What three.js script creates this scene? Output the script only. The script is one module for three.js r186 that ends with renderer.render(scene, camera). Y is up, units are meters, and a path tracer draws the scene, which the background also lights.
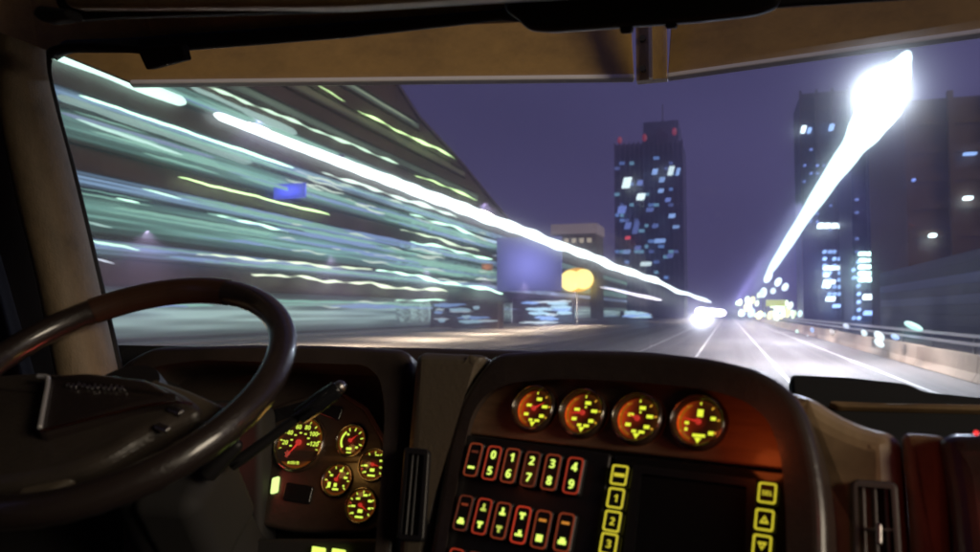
import * as THREE from 'three';
import { RoundedBoxGeometry } from 'three/addons/geometries/RoundedBoxGeometry.js';
import { mergeGeometries } from 'three/addons/utils/BufferGeometryUtils.js';
import { FontLoader } from 'three/addons/loaders/FontLoader.js';
import { TextGeometry } from 'three/addons/geometries/TextGeometry.js';

// ---------------------------------------------------------------- camera, sky, light, exposure
// Origin at the eye inside the cab, the road lies 2.5 m below; the road and the truck run along -z.
const V3 = (x, y, z) => new THREE.Vector3(x, y, z);
const GROUND = -2.5;
const YAW = Math.atan(237 / 754), PITCH = THREE.MathUtils.degToRad(2.74);
const scene = new THREE.Scene();
const camera = new THREE.PerspectiveCamera(2 * THREE.MathUtils.radToDeg(Math.atan(276 / 754)), 1024 / 577, 0.05, 6000);
camera.position.set(0, 0, 0);
camera.rotation.set(PITCH, YAW, 0, 'YXZ');
camera.focus = 1.9;
camera.userData.fStop = 4.2;
scene.add(camera);

const renderer = new THREE.WebGLRenderer({ antialias: true });
renderer.toneMapping = THREE.LinearToneMapping;
renderer.toneMappingExposure = 1.18;
renderer.shadowMap.enabled = true;

{ // a night sky over a city: violet, paler towards the horizon
  const W = 256, H = 128, d = new Float32Array(W * H * 4);
  for (let y = 0; y < H; y++) for (let x = 0; x < W; x++) {
    const el = ((y + 0.5) / H - 0.5) * Math.PI, t = Math.exp(-Math.max(0, el) * 3.2), i = (y * W + x) * 4;
    const az = (x / W) * Math.PI * 2, n = 1 + 0.12 * Math.sin(az * 3 + el * 9) + 0.08 * Math.sin(az * 7 - el * 17) + 0.05 * Math.sin(az * 17 + el * 31);
    d[i] = (0.025 + 0.05 * t) * n; d[i + 1] = (0.025 + 0.038 * t) * n; d[i + 2] = (0.07 + 0.082 * t) * n; d[i + 3] = 1;
  }
  const sky = new THREE.DataTexture(d, W, H, THREE.RGBAFormat, THREE.FloatType);
  sky.mapping = THREE.EquirectangularReflectionMapping; sky.magFilter = THREE.LinearFilter; sky.needsUpdate = true;
  scene.background = sky; scene.environment = sky;
}
// the glow of the lit city on the right-hand side, low and very broad, coming in through the passenger window
const sun = new THREE.DirectionalLight(new THREE.Color(1, 0.85, 0.63), 1.5);
sun.position.set(60, 17, 26); sun.target.position.set(0, 0, -1);
sun.shadow.radius = 40; sun.castShadow = true;
sun.shadow.camera.left = -60; sun.shadow.camera.right = 60; sun.shadow.camera.top = 60; sun.shadow.camera.bottom = -60; sun.shadow.camera.far = 400;
scene.add(sun, sun.target);
scene.fog = new THREE.FogExp2(new THREE.Color(0.44, 0.42, 1), 0.0008);

// ---------------------------------------------------------------- helpers
let seed = 7;
const rnd = () => { seed = (seed + 0x6d2b79f5) | 0; let t = Math.imul(seed ^ (seed >>> 15), 1 | seed); t = (t + Math.imul(t ^ (t >>> 7), 61 | t)) ^ t; return ((t ^ (t >>> 14)) >>> 0) / 4294967296; };
const FWD = V3(-Math.sin(YAW) * Math.cos(PITCH), Math.sin(PITCH), -Math.cos(YAW) * Math.cos(PITCH));
const RGT = V3(Math.cos(YAW), 0, -Math.sin(YAW)), UPV = RGT.clone().cross(FWD);
const ray = (x, y) => FWD.clone().addScaledVector(RGT, (x - 490) / 754).addScaledVector(UPV, -(y - 276) / 754);
const atDepth = (x, y, D) => ray(x, y).multiplyScalar(D);
const onX = (x, y, X) => { const r = ray(x, y); return r.multiplyScalar(X / r.x); };
const onY = (x, y, Y) => { const r = ray(x, y); return r.multiplyScalar(Y / r.y); };
const onZ = (x, y, Z) => { const r = ray(x, y); return r.multiplyScalar(Z / r.z); };
const used = new Map();
function numbered(n) { const k = used.get(n) || 0; used.set(n, k + 1); return k ? n + '_' + String(k).padStart(3, '0') : n; }
function tag(o, label, category, group, kind) {
  if (label) o.userData.label = label; if (category) o.userData.category = category;
  if (group) o.userData.group = group; if (kind) o.userData.kind = kind; return o;
}
function thing(name, base, label, category, group) {
  const g = new THREE.Group(); g.name = numbered(name); g.position.copy(base); scene.add(g); return tag(g, label, category, group);
}
function mesh(name, geo, mat, parent) {
  const m = new THREE.Mesh(geo, mat); m.name = parent ? name : numbered(name); m.castShadow = m.receiveShadow = true;
  (parent || scene).add(m); return m;
}
// a mesh given in scene coordinates, put under a thing that stands at its base
function wmesh(name, geo, mat, thing_) { const b = thing_.position; geo.translate(-b.x, -b.y, -b.z); return mesh(name, geo, mat, thing_); }
// a plane in the scene: facing az degrees left of straight back and el degrees up, through a point
function plane(az, el, o) {
  const a = THREE.MathUtils.degToRad(az), e = THREE.MathUtils.degToRad(el);
  const N = V3(-Math.sin(a) * Math.cos(e), Math.sin(e), Math.cos(a) * Math.cos(e)), R = V3(Math.cos(a), 0, Math.sin(a)), U = N.clone().cross(R);
  const q = new THREE.Quaternion().setFromRotationMatrix(new THREE.Matrix4().makeBasis(R, U, N));
  const uv = (x, y, off = 0) => { const r = ray(x, y), p = r.multiplyScalar((N.dot(o) + off) / N.dot(r)).sub(o); return new THREE.Vector2(p.dot(R), p.dot(U)); };
  return { N, R, U, q, o, uv, pt: (a_, b_, n = 0) => o.clone().addScaledVector(R, a_).addScaledVector(U, b_).addScaledVector(N, n) };
}
function roundPath(P, r, path = new THREE.Shape()) {
  const n = P.length;
  for (let i = 0; i < n; i++) {
    const p = P[i], a = P[(i + n - 1) % n], b = P[(i + 1) % n];
    const rr = Math.min(r, p.distanceTo(a) * 0.48, p.distanceTo(b) * 0.48);
    const s = p.clone().add(a.clone().sub(p).setLength(rr)), e = p.clone().add(b.clone().sub(p).setLength(rr));
    i ? path.lineTo(s.x, s.y) : path.moveTo(s.x, s.y);
    path.quadraticCurveTo(p.x, p.y, e.x, e.y);
  }
  path.closePath(); return path;
}
function slabGeo(pl, pts, off, thick, bevel, r = 0.01, holes = [], rh = r) {
  const s = roundPath(pts.map(([x, y]) => pl.uv(x, y, off)), r);
  for (const h of holes) s.holes.push(roundPath(h.map(([x, y]) => pl.uv(x, y, off)), rh, new THREE.Path()));
  const g = new THREE.ExtrudeGeometry(s, { depth: Math.max(1e-4, thick - bevel * 2), bevelEnabled: bevel > 0, bevelThickness: bevel, bevelSize: bevel, bevelOffset: -bevel, bevelSegments: 5, curveSegments: 10 });
  g.translate(0, 0, off - thick + bevel); return g;
}
function slab(name, parent, pl, pts, off, thick, bevel, mat, r, holes, rh) {
  const m = mesh(name, slabGeo(pl, pts, off, thick, bevel, r, holes, rh), mat, parent);
  m.position.copy(pl.o).sub(parent.position); m.quaternion.copy(pl.q); return m;
}
const put = (m, parent, pl, x, y, off) => { const c = pl.uv(x, y, off); m.position.copy(pl.pt(c.x, c.y, off)).sub(parent.position); m.quaternion.copy(pl.q); return m; };
// a tube with its own radius at every point, closed at both ends
function tube(P, rad, seg = 8) {
  const pos = [], idx = [], n = P.length, up0 = V3(0, 1, 0);
  for (let i = 0; i < n; i++) {
    const t = P[Math.min(n - 1, i + 1)].clone().sub(P[Math.max(0, i - 1)]).normalize();
    const a = t.clone().cross(Math.abs(t.y) > 0.95 ? V3(1, 0, 0) : up0).normalize(), b = a.clone().cross(t);
    for (let k = 0; k < seg; k++) {
      const w = (k / seg) * Math.PI * 2, r = typeof rad === 'number' ? rad : rad[i];
      const p = P[i].clone().addScaledVector(a, Math.cos(w) * r).addScaledVector(b, Math.sin(w) * r); pos.push(p.x, p.y, p.z);
    }
  }
  for (let i = 0; i < n - 1; i++) for (let k = 0; k < seg; k++) { const a = i * seg + k, b = i * seg + (k + 1) % seg; idx.push(a, a + seg, b, b, a + seg, b + seg); }
  for (const [e, f] of [[0, 1], [(n - 1) * seg, 0]]) for (let k = 1; k < seg - 1; k++) f ? idx.push(e, e + k, e + k + 1) : idx.push(e, e + k + 1, e + k);
  const g = new THREE.BufferGeometry(); g.setAttribute('position', new THREE.Float32BufferAttribute(pos, 3)); g.setIndex(idx); g.computeVertexNormals();
  g.setAttribute('uv', new THREE.Float32BufferAttribute(new Float32Array(pos.length / 3 * 2), 2)); return g;
}
const boxAt = (x0, x1, y0, y1, z0, z1) => { const g = new THREE.BoxGeometry(Math.abs(x1 - x0), Math.abs(y1 - y0), Math.abs(z1 - z0)); g.translate((x0 + x1) / 2, (y0 + y1) / 2, (z0 + z1) / 2); return g; };

// ---------------------------------------------------------------- materials
const RGB = (r, g, b) => new THREE.Color().setRGB(r, g, b);
function noiseTex(n, f, amp = 1, lo = 0) { // tiling value noise, several octaves
  const d = new Uint8Array(n * n * 4);
  const lat = (c) => Array.from({ length: c * c }, rnd);
  const oct = f.map((c) => [c, lat(c)]);
  for (let y = 0; y < n; y++) for (let x = 0; x < n; x++) {
    let v = 0, w = 0;
    oct.forEach(([c, L], k) => {
      const u = (x / n) * c, q = (y / n) * c, i = Math.floor(u), j = Math.floor(q), s = u - i, t = q - j, S = s * s * (3 - 2 * s), T = t * t * (3 - 2 * t);
      const g = (a, b) => L[((b + c) % c) * c + ((a + c) % c)], wt = 1 / (1 + k * 0.6);
      v += wt * (g(i, j) * (1 - S) * (1 - T) + g(i + 1, j) * S * (1 - T) + g(i, j + 1) * (1 - S) * T + g(i + 1, j + 1) * S * T); w += wt;
    });
    const c = Math.round(255 * Math.min(1, Math.max(0, lo + amp * (v / w)))), o = (y * n + x) * 4; d[o] = d[o + 1] = d[o + 2] = c; d[o + 3] = 255;
  }
  const t = new THREE.DataTexture(d, n, n); t.wrapS = t.wrapT = THREE.RepeatWrapping; t.magFilter = THREE.LinearFilter; t.needsUpdate = true; return t;
}
const grainT = noiseTex(256, [24, 64, 128]), blotchT = noiseTex(256, [4, 9, 22, 60], 0.7, 0.45);
const rep = (t, a, b = a) => { const c = t.clone(); c.repeat.set(a, b); c.needsUpdate = true; return c; };
const grain = rep(grainT, 9), blotch = rep(blotchT, 3);
const std = (c, rough, o = {}) => new THREE.MeshStandardMaterial({ color: c, roughness: rough, ...o });
const plast = (c, rough = 0.5) => std(c, rough, { bumpMap: grain, bumpScale: 0.0006, map: blotch });
const M = {
  tan: new THREE.MeshPhysicalMaterial({ color: RGB(0.36, 0.235, 0.105), roughness: 0.5, bumpMap: grain, bumpScale: 0.0004, map: blotch, clearcoat: 0.3, clearcoatRoughness: 0.35 }), tanDark: std(RGB(0.12, 0.095, 0.066), 0.45, { bumpMap: grain, bumpScale: 0.0005 }), dash: new THREE.MeshPhysicalMaterial({ color: RGB(0.06, 0.044, 0.036), roughness: 0.36, bumpMap: grain, bumpScale: 0.0004, map: blotch, clearcoat: 0.35, clearcoatRoughness: 0.22 }),
  liner: std(RGB(0.42, 0.25, 0.075), 0.95, { map: blotch, bumpMap: rep(grainT, 30), bumpScale: 0.001 }),
  black: std(RGB(0.014, 0.013, 0.014), 0.45), rubber: std(RGB(0.012, 0.012, 0.013), 0.75), matte: std(RGB(0.02, 0.018, 0.018), 0.8),
  gloss: std(RGB(0.012, 0.012, 0.014), 0.12), chrome: std(RGB(0.8, 0.79, 0.8), 0.26, { metalness: 1 }), satin: std(RGB(0.45, 0.43, 0.42), 0.35, { metalness: 1 }),
  leather: new THREE.MeshPhysicalMaterial({ color: RGB(0.03, 0.021, 0.019), roughness: 0.3, clearcoat: 1, clearcoatRoughness: 0.1, bumpMap: rep(grainT, 20, 3), bumpScale: 0.0005 }),
  wood: new THREE.MeshPhysicalMaterial({ color: RGB(0.07, 0.032, 0.02), roughness: 0.35, clearcoat: 0.5, clearcoatRoughness: 0.15, map: rep(blotchT, 3, 22) }),
  hub: plast(RGB(0.06, 0.047, 0.038), 0.36), curtain: std(RGB(0.014, 0.013, 0.019), 0.95),
  ventGrey: std(RGB(0.16, 0.14, 0.13), 0.4),
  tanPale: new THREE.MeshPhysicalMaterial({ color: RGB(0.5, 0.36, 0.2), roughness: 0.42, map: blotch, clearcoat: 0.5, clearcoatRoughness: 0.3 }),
  pillar: plast(RGB(0.26, 0.19, 0.115), 0.55), trim: std(RGB(0.85, 0.83, 0.82), 0.3, { metalness: 0.5 }),
  strip: std(RGB(0.9, 0.86, 0.85), 0.4, { metalness: 0.15 }),
  visor: new THREE.MeshPhysicalMaterial({ color: RGB(0.44, 0.27, 0.075), roughness: 0.3, map: rep(noiseTex(256, [2, 3, 7, 19, 50], 0.9, 0.2), 2.6, 3.4), clearcoat: 0.4, clearcoatRoughness: 0.25 }),
  glass: new THREE.MeshPhysicalMaterial({ color: 0xffffff, roughness: 0, transmission: 1, thickness: 0, ior: 1.5 }),
  concrete: std(RGB(0.2, 0.145, 0.1), 0.85, { map: rep(blotchT, 0.11) }), pavement: std(RGB(0.22, 0.2, 0.18), 0.85, { map: rep(blotchT, 0.2) }),
  asphalt: std(RGB(0.1, 0.088, 0.082), 0.8, { map: rep(blotchT, 5, 3), roughnessMap: rep(blotchT, 4, 2) }), paint: std(RGB(0.6, 0.58, 0.55), 0.6, { map: rep(blotchT, 0.6) }),
  facade: std(RGB(0.075, 0.05, 0.045), 0.85, { map: rep(blotchT, 0.03) }), facadeB: std(RGB(0.065, 0.046, 0.045), 0.85, { map: rep(blotchT, 0.03) }),
  tower: std(RGB(0.045, 0.05, 0.11), 0.4), towerB: std(RGB(0.055, 0.05, 0.1), 0.5), brown: std(RGB(0.11, 0.065, 0.035), 0.85), pole: std(RGB(0.12, 0.12, 0.13), 0.5, { metalness: 0.6 }),
};
M.glass.side = THREE.DoubleSide;
const glows = new Map();
function glow(r, g, b, k = 1) {
  const key = [r, g, b, k].join();
  if (!glows.has(key)) glows.set(key, std(RGB(0.05, 0.05, 0.05), 0.5, { emissive: RGB(r, g, b), emissiveIntensity: k }));
  return glows.get(key);
}
const lamp = (p, c, i, dist = 0) => { const l = new THREE.PointLight(c, i, dist, 2); l.position.copy(p); l.castShadow = true; scene.add(l); return l; };

// a street lantern throws its light down in a wide cone
const lantern = (p, c, i) => { const l = new THREE.SpotLight(c, i, 0, 1.16, 0.8, 2); l.position.copy(p); l.target.position.set(p.x, GROUND, p.z); l.castShadow = true; scene.add(l, l.target); return l; };

// ---------------------------------------------------------------- ground, road
{
  const g = new THREE.PlaneGeometry(6000, 6000); g.rotateX(-Math.PI / 2); g.translate(0, GROUND - 0.16, 0);
  tag(mesh('ground', g, std(RGB(0.07, 0.065, 0.06), 0.9)), 'dark city ground beyond the road and pavements', null, null, 'structure');
  const RW0 = -40, RW1 = 8.2, L0 = 60, L1 = -2400;
  const r = new THREE.PlaneGeometry(RW1 - RW0, L0 - L1); r.rotateX(-Math.PI / 2); r.translate((RW0 + RW1) / 2, GROUND, (L0 + L1) / 2);
  tag(mesh('road', r, M.asphalt), 'wide asphalt road running straight ahead to the lights', null, null, 'structure');
  const dashes = [];
  for (const x of [2.1, -1.7, -5.3, -14, -21]) dashes.push(boxAt(x - 0.06, x + 0.06, GROUND + 0.003, GROUND + 0.006, 20, -900));
  dashes.push(boxAt(6.0, 6.15, GROUND + 0.003, GROUND + 0.006, 20, -900));
  tag(mesh('lane_marking', mergeGeometries(dashes), M.paint), 'white lane lines painted on the road', null, null, 'structure');
  tag(mesh('pavement', boxAt(-45.2, -40, GROUND - 0.1, GROUND + 0.13, 40, -1500), M.pavement), 'pavement along the foot of the left facades', null, null, 'structure');
  tag(mesh('verge', boxAt(8.9, 40, GROUND - 0.1, GROUND + 0.13, 40, -1500), std(RGB(0.06, 0.055, 0.045), 0.95)), 'dark strip beyond the right roadside barrier', null, null, 'structure');
}

// ---------------------------------------------------------------- street on the left: facades with lit storeys
// A lit storey: a glazed band behind which long fluorescent ceiling lights run.
function bandTex(seed_) {
  seed = seed_;
  const w = 512, h = 64, d = new Uint8Array(w * h * 4), rows = Array.from({ length: 17 }, () => Array.from({ length: 10 }, rnd));
  for (let y = 0; y < h; y++) for (let x = 0; x < w; x++) {
    const v = y / (h - 1) * 16, j = Math.min(15, Math.floor(v)), t = v - j, u = (x / w) * 10, i = Math.floor(u), s = u - i, S = s * s * (3 - 2 * s);
    const g = (jj) => rows[jj][i % 10] * (1 - S) + rows[jj][(i + 1) % 10] * S, n = g(j) * (1 - t) + g(j + 1) * t;
    const e0 = Math.min(1, Math.min(y, h - 1 - y) / 22), edge = e0 * e0 * (3 - 2 * e0), c = Math.min(255, 255 * (0.15 + 0.85 * n * n * 1.4) * (0.12 + 0.88 * edge)), o = (y * w + x) * 4;
    d[o] = d[o + 1] = d[o + 2] = c; d[o + 3] = 255;
  }
  const t_ = new THREE.DataTexture(d, w, h); t_.wrapS = THREE.RepeatWrapping; t_.magFilter = THREE.LinearFilter; t_.needsUpdate = true; return t_;
}
const bandT = [bandTex(3), bandTex(11), bandTex(29)];
const bandM = {};
function bandMat(r, g, b, k) { const key = [r, g, b, k].join(); return bandM[key] ??= std(RGB(0.05, 0.06, 0.06), 0.3, { emissive: RGB(r, g, b), emissiveMap: bandT[k % 3] }); }
const FX = -45;
const hAt = (x, y) => onX(x, y, FX).y; // height on the facade line
const TEALB = [0.28, 0.46, 0.72], TEAL = [0.19, 0.41, 0.36], BLUE = [0.29, 0.4, 0.66], PALE = [0.3, 0.44, 0.42], DIM = [0.1, 0.14, 0.1], OLIVE = [0.085, 0.075, 0.035];
const storeys = [ // lit bands as [lower, upper] height above the eye, colour
  [GROUND + 0.4, hAt(180, 287), PALE], [hAt(180, 262), hAt(180, 246), BLUE], [hAt(180, 243), hAt(180, 206), TEAL], [hAt(180, 205), hAt(180, 190), TEALB], [hAt(180, 168), hAt(180, 141), TEAL], [hAt(180, 140), hAt(180, 124), TEALB],
  [hAt(180, 101), hAt(180, 83), TEAL], [hAt(180, 66), hAt(180, 52), DIM], [hAt(180, 30), hAt(180, 14), OLIVE], [hAt(180, -12), hAt(180, -26), DIM]];
const zAtPx = (x) => onX(x, 200, FX).z;
const profile = (zNear, zFar, y0n, y0f, y1n, y1f, x0, x1) => { // a block along the street whose top and bottom may slope
  const sh = new THREE.Shape([[-zNear, y0n], [-zFar, y0f], [-zFar, y1f], [-zNear, y1n]].map(([a, b]) => new THREE.Vector2(a, b)));
  const g = new THREE.ExtrudeGeometry(sh, { depth: x1 - x0, bevelEnabled: false }); g.rotateY(Math.PI / 2); g.translate(x0, 0, 0); return g;
};
function leftBuilding(zNear, zFar, topN, topF, label, wallMat, k0, into) {
  const top = Math.min(topN, topF);
  const t = into || thing('street_building', V3(FX - 8, GROUND, (zNear + zFar) / 2), label, 'building', 'buildings on the left side of the street');
  wmesh('wall', profile(zNear - 0.02, zFar + 0.02, GROUND, GROUND, topN - 0.5, topF - 0.5, FX - 18, FX - 0.4), wallMat, t);
  storeys.forEach(([a, b, c], k) => {
    if (a > top - 2) return;
    b = Math.min(b, top - 0.9);
    const w = new THREE.PlaneGeometry(zNear - zFar, b - a); w.rotateY(Math.PI / 2); w.translate(FX - 0.22, (a + b) / 2, (zNear + zFar) / 2);
    wmesh('window_band', w, bandMat(...c, k + k0), t);
    for (const y of [a, b]) wmesh('ledge', boxAt(FX - 0.4, FX + 0.1, y - 0.18, y + 0.02, zNear, zFar), wallMat, t);
  });
  wmesh('parapet', profile(zNear, zFar, topN - 0.5, topF - 0.5, topN, topF, FX - 18.1, FX), wallMat, t); return t;
}
const topAt = (x, y) => onX(x, y, FX).y;
{
  // from the visor edge down to the tower the roofs fall in narrow terraces
  const roof = [[398, 82], [420, 116], [436, 133], [452, 150], [466, 166], [479, 182], [492, 198], [505, 213], [518, 228], [532, 243], [560, 258], [640, 268]];
  const who = ['long tall brown facade with glowing storeys filling the left of the windscreen', 'second brown building along the left street line, stepping down from the long facade', 'third building along the left street line, above the lavender sign', 'low far row of buildings on the left in front of the tower'];
  const mats = [M.facade, M.facadeB, M.facade, M.facadeB];
  let zPrev = 8, cur = null;
  roof.forEach(([x, y], i) => {
    const z = zAtPx(x), k = i === 0 ? 0 : i < 5 ? 1 : i < 10 ? 2 : 3, fresh = i === 0 || i === 1 || i === 5 || i === 10;
const tF = topAt(x, y), tN = i ? topAt(roof[i - 1][0], roof[i - 1][1]) : tF;
    cur = leftBuilding(zPrev, z, tN, tF, who[k], mats[k], k, fresh ? null : cur); zPrev = z - 0.02;
  });
}

// light streaks: long glowing lines that run along the street, parallel to the road
function streak(x0, y0, x1, y1, X, w0, w1, c, k, wig, label, n = 70) {
  const P = [], r = [], ph = rnd() * 9, ph2 = rnd() * 9, L = Math.hypot(x1 - x0, y1 - y0);
  for (let i = 0; i <= n; i++) {
    const t = i / n, x = x0 + (x1 - x0) * t;
    let y = y0 + (y1 - y0) * t;
    const s = t * L, wg = Array.isArray(wig) ? wig[0] + (wig[1] - wig[0]) * t * t : wig; y += 1.35 * wg * (Math.sin(s / 5.3 + ph) * 0.5 + Math.sin(s / 11 + ph2) * 0.8 + Math.sin(s / 2.9 + ph2 * 2) * 0.25);
    const p = onX(x, y, X); P.push(p);
    const end = Math.min(1, Math.sqrt(Math.max(0.02, Math.min(t, 1 - t) * L / (w1 > 7.5 || Array.isArray(w0) ? 7 : 16))));
    const wd = Array.isArray(w0) ? (t < 0.5 ? w0[0] + (w0[1] - w0[0]) * t * 2 : w0[1] + (w1 - w0[1]) * (t * 2 - 1)) : w0 + (w1 - w0) * t;
    r.push((wd / 2) * (wd > 7 ? 0.85 : 0.6) * end * (Array.isArray(wig) ? 1 + 0.15 * t * Math.sin(s / 4.1 + ph2) : wg > 0.4 ? Math.max(0.12, 0.78 + 0.42 * Math.sin(s / 4.1 + ph2) + 0.3 * Math.sin(s / 9.7 + ph)) : 1 + 0.12 * Math.sin(s / 14 + ph2)) * p.length() / 754);
  }
  const b = P[0].clone(), g = tube(P, r, 7); g.translate(-b.x, -b.y, -b.z);
  const m = mesh('light_streak', g, glow(...c, k)); m.position.copy(b);
  return tag(m, label, 'light streak', 'light streaks over the left street');
}
const GW = [0.58, 1, 0.76], YG = [0.66, 1, 0.42], BW = [0.8, 0.86, 1], FA = [0.2, 0.3, 0.28], FB = [0.22, 0.28, 0.46];
streak(50, 53, 186, 103, -9, 8, 13, [0.62, 1, 0.86], 1.5, 0, 'thick bright light streak at the upper left corner of the windscreen');
streak(214, 114, 712, 303, -9, [9, 14], 5, [0.84, 0.97, 1], 2.2, [0, 1.1], 'longest and brightest thick streak, running from upper left to the end of the road', 160);
streak(79, 95, 294, 168, -43, 3, 4, GW, 2.74, 0.25, 'long thin streak under the bright corner streak, ending left of the blue light');
streak(57, 96, 252, 163, -43.5, 7, 8, FA, 1, 0.2, 'broad faint grey-blue streak just below the long thin upper streak');
streak(60, 112, 215, 158, -43.5, 5, 6, FB, 0.8, 0.2, 'dim bluish streak third from the top at the left glass edge');
streak(76, 119, 183, 155, -43, 4, 5, [0.62, 0.95, 0.85], 1, 0.2, 'teal streak with a bright right end above the horn of the pillar, mid left');
streak(142, 188, 182, 199, -43, 2, 3, GW, 1.82, 0.2, 'very short faint streak left of the blue light');
streak(116, 198, 140, 203, -43, 3, 3, GW, 2.39, 0.2, 'shortest bright dash beside the left pillar');
streak(178, 177, 330, 215, -43, 2.5, 3, YG, 2.74, 0.35, 'thin curved streak passing just under the blue light');
streak(202, 84, 399, 164, -43, 4, 4, [0.7, 1, 0.75], 1.4, 0.45, 'green-white streak from the visor edge, above the longest streak');
streak(190, 86, 297, 134, -43.5, 6, 8, [0.3, 0.45, 0.42], 1, 0.2, 'soft wide teal streak beside the visor edge, left of the green-white one');
streak(314, 83, 345, 101, -43, 2, 2.5, YG, 1.46, 0.4, 'short thin yellow-green streak touching the visor edge');
streak(358, 111, 455, 158, -43, 2.5, 4, YG, 2.39, 0.6, 'yellow-green streak high on the brown facade, right of the others');
streak(349, 84, 415, 123, -43, 2, 2, [0.3, 0.36, 0.25], 1, 0.2, 'faint olive streak highest on the brown facade');
streak(322, 172, 458, 217, -43, 4, 6, [0.78, 1, 0.9], 1.5, 0.5, 'wavy white streak right below the longest streak');
streak(415, 175, 477, 199, -43, 2.5, 3, YG, 2.39, 0.7, 'short wavy streak right above the longest streak');
streak(217, 215, 289, 232, -43, 3, 3.5, GW, 2.39, 0.5, 'short broken streak alone in the middle of the dark band');
streak(410, 213, 478, 236, -43, 3, 3.5, GW, 2.39, 0.8, 'wavy short streak below the right end of the white streak');
streak(400, 229, 480, 251, -43, 3, 4, [0.8, 1, 0.7], 1.3, 0.8, 'upper of two close wavy yellowish streaks near the round sign');
streak(410, 241, 493, 259, -43, 3, 4, GW, 2.39, 0.8, 'lower of two close wavy streaks near the round sign');
streak(197, 254, 372, 270, -43, 3, 3.5, [0.85, 1, 0.7], 1.5, 0.6, 'upper of the two long low wavy streaks over the steering wheel');
streak(251, 273, 448, 292, -43, 3.5, 5, [0.88, 1, 0.72], 1.5, 1.0, 'lower beaded long streak above the steering wheel rim');
streak(376, 269, 503, 293, -43, 4, 5, GW, 2.74, 0.8, 'wavy low streak running into the round sign');
streak(395, 300, 474, 302, -43, 3, 3, GW, 2.00, 0.8, 'lowest short wavy streak, near the shop fronts');
streak(84, 221, 113, 228, -43, 3, 3, FA, 2.2, 0.2, 'upper of three short faint streaks beside the pillar over the wheel');
streak(86, 240, 140, 250, -43, 3.5, 4, GW, 1.65, 0.4, 'middle and brightest of three short streaks beside the pillar over the wheel');
streak(92, 258, 115, 264, -43, 3, 3, BW, 1.27, 0.3, 'lowest of three short streaks beside the pillar over the wheel');
streak(600, 287, 662, 300, -20, 3, 6, [0.9, 0.85, 1], 2, 0.2, 'pale violet streak below the longest one near the end of the road');
streak(480, 238, 512, 245, -43, 5, 6, [0.5, 0.7, 0.9], 1, 0.6, 'upper small bluish streak left of the round sign');
streak(492, 256, 520, 262, -43, 5, 6, [0.6, 0.75, 0.9], 1, 0.6, 'lower small bluish streak left of the round sign');

for (const [nm, col, k, n, lab] of [['teal', [0.3, 0.62, 0.5], 0.7, 60, 'many fine faint teal light streaks over the left facades'], ['blue', [0.3, 0.45, 0.85], 0.6, 34, 'many fine faint blue light streaks over the left facades'], ['white', [0.85, 1, 0.85], 0.8, 40, 'many fine short white light streaks over the left facades']]) {
  const parts = [];
  for (let i = 0; i < n; i++) {
    const sl = [0.02, 0.105, 0.14, 0.165, 0.19, 0.21, 0.28, 0.3, 0.325, 0.4][Math.floor(rnd() * 10)] + (rnd() - 0.5) * 0.016, xa = nm === 'white' ? 250 + rnd() * 230 : 60 + rnd() * 380, L = (nm === 'white' ? 14 + rnd() * 50 : 40 + rnd() * 170) * (1 - (xa - 60) / 900), ph = rnd() * 9, w = nm === 'white' ? 1 + rnd() * 1.2 : 1 + rnd() * 2.6;
    const P = [], r = [];
    for (let q = 0; q <= 24; q++) { const t = q / 24, x = Math.min(520, xa + L * t), y = 312 - sl * (727 - x) + (nm === 'white' ? 0.8 : 0.25) * Math.sin(t * L / 4 + ph); const p = onX(x, y, -43.2 - rnd() * 0.02); P.push(p); r.push(w / 2 * Math.sqrt(Math.max(0.01, Math.sin(t * Math.PI))) * p.length() / 754); }
    parts.push(tube(P, r, 5));
  }
  tag(mesh('faint_light_streaks', mergeGeometries(parts), glow(...col, k)), lab, 'light streaks', null, 'stuff');
}

// signs and lit shop fronts
const softT = (() => { // a diffuser lit from a tube behind its middle
  const n = 64, d = new Uint8Array(n * n * 4);
  for (let y = 0; y < n; y++) for (let x = 0; x < n; x++) { const u = Math.abs(x / 31.5 - 1), v = Math.abs(y / 31.5 - 1), q = Math.max(0, 1 - u ** 1.4) * Math.max(0, 1 - v ** 1.6), o = (y * n + x) * 4; d[o] = d[o + 1] = d[o + 2] = 255 * (0.3 + 0.7 * q); d[o + 3] = 255; }
  const t = new THREE.DataTexture(d, n, n); t.magFilter = THREE.LinearFilter; t.needsUpdate = true; return t;
})();
function lightBlob(name, x, y, X, w, h, c, k, label, cat, depth = 0.35) {
  const p = onX(x, y, X), s = p.length() / 754, t = thing(name, p, label, cat);
  const g = new THREE.BoxGeometry(w * s, h * s, depth);
  const fm = glow(...c, k).clone(); fm.emissiveMap = softT; mesh('lit_face_light', g, fm, t);
  mesh('bracket', boxAt(-w * s * 0.5 - 1.2, -w * s * 0.5 + 0.1, -0.06, 0.06, -0.16, -0.04), M.pole, t); return t;
}
lightBlob('shop_sign', 290, 191, -43, 34, 14, [0.09, 0.12, 1], 1.4, 'glowing deep blue sign on the left facade', 'sign');
lightBlob('shop_sign', 340, 158, -43, 9, 7, [0.1, 0.08, 0.35], 0.5, 'tiny dim violet sign above the blue one', 'sign');
lightBlob('shop_sign', 487, 267, -43, 11, 7, [0.7, 0.2, 0.05], 0.7, 'small orange light left of the lavender round sign', 'sign');
lightBlob('round_sign', 529, 264, -30, 66, 54, [0.3, 0.32, 0.95], 0.72, 'large soft lavender blue sign over the street', 'sign', 0.6);
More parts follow.
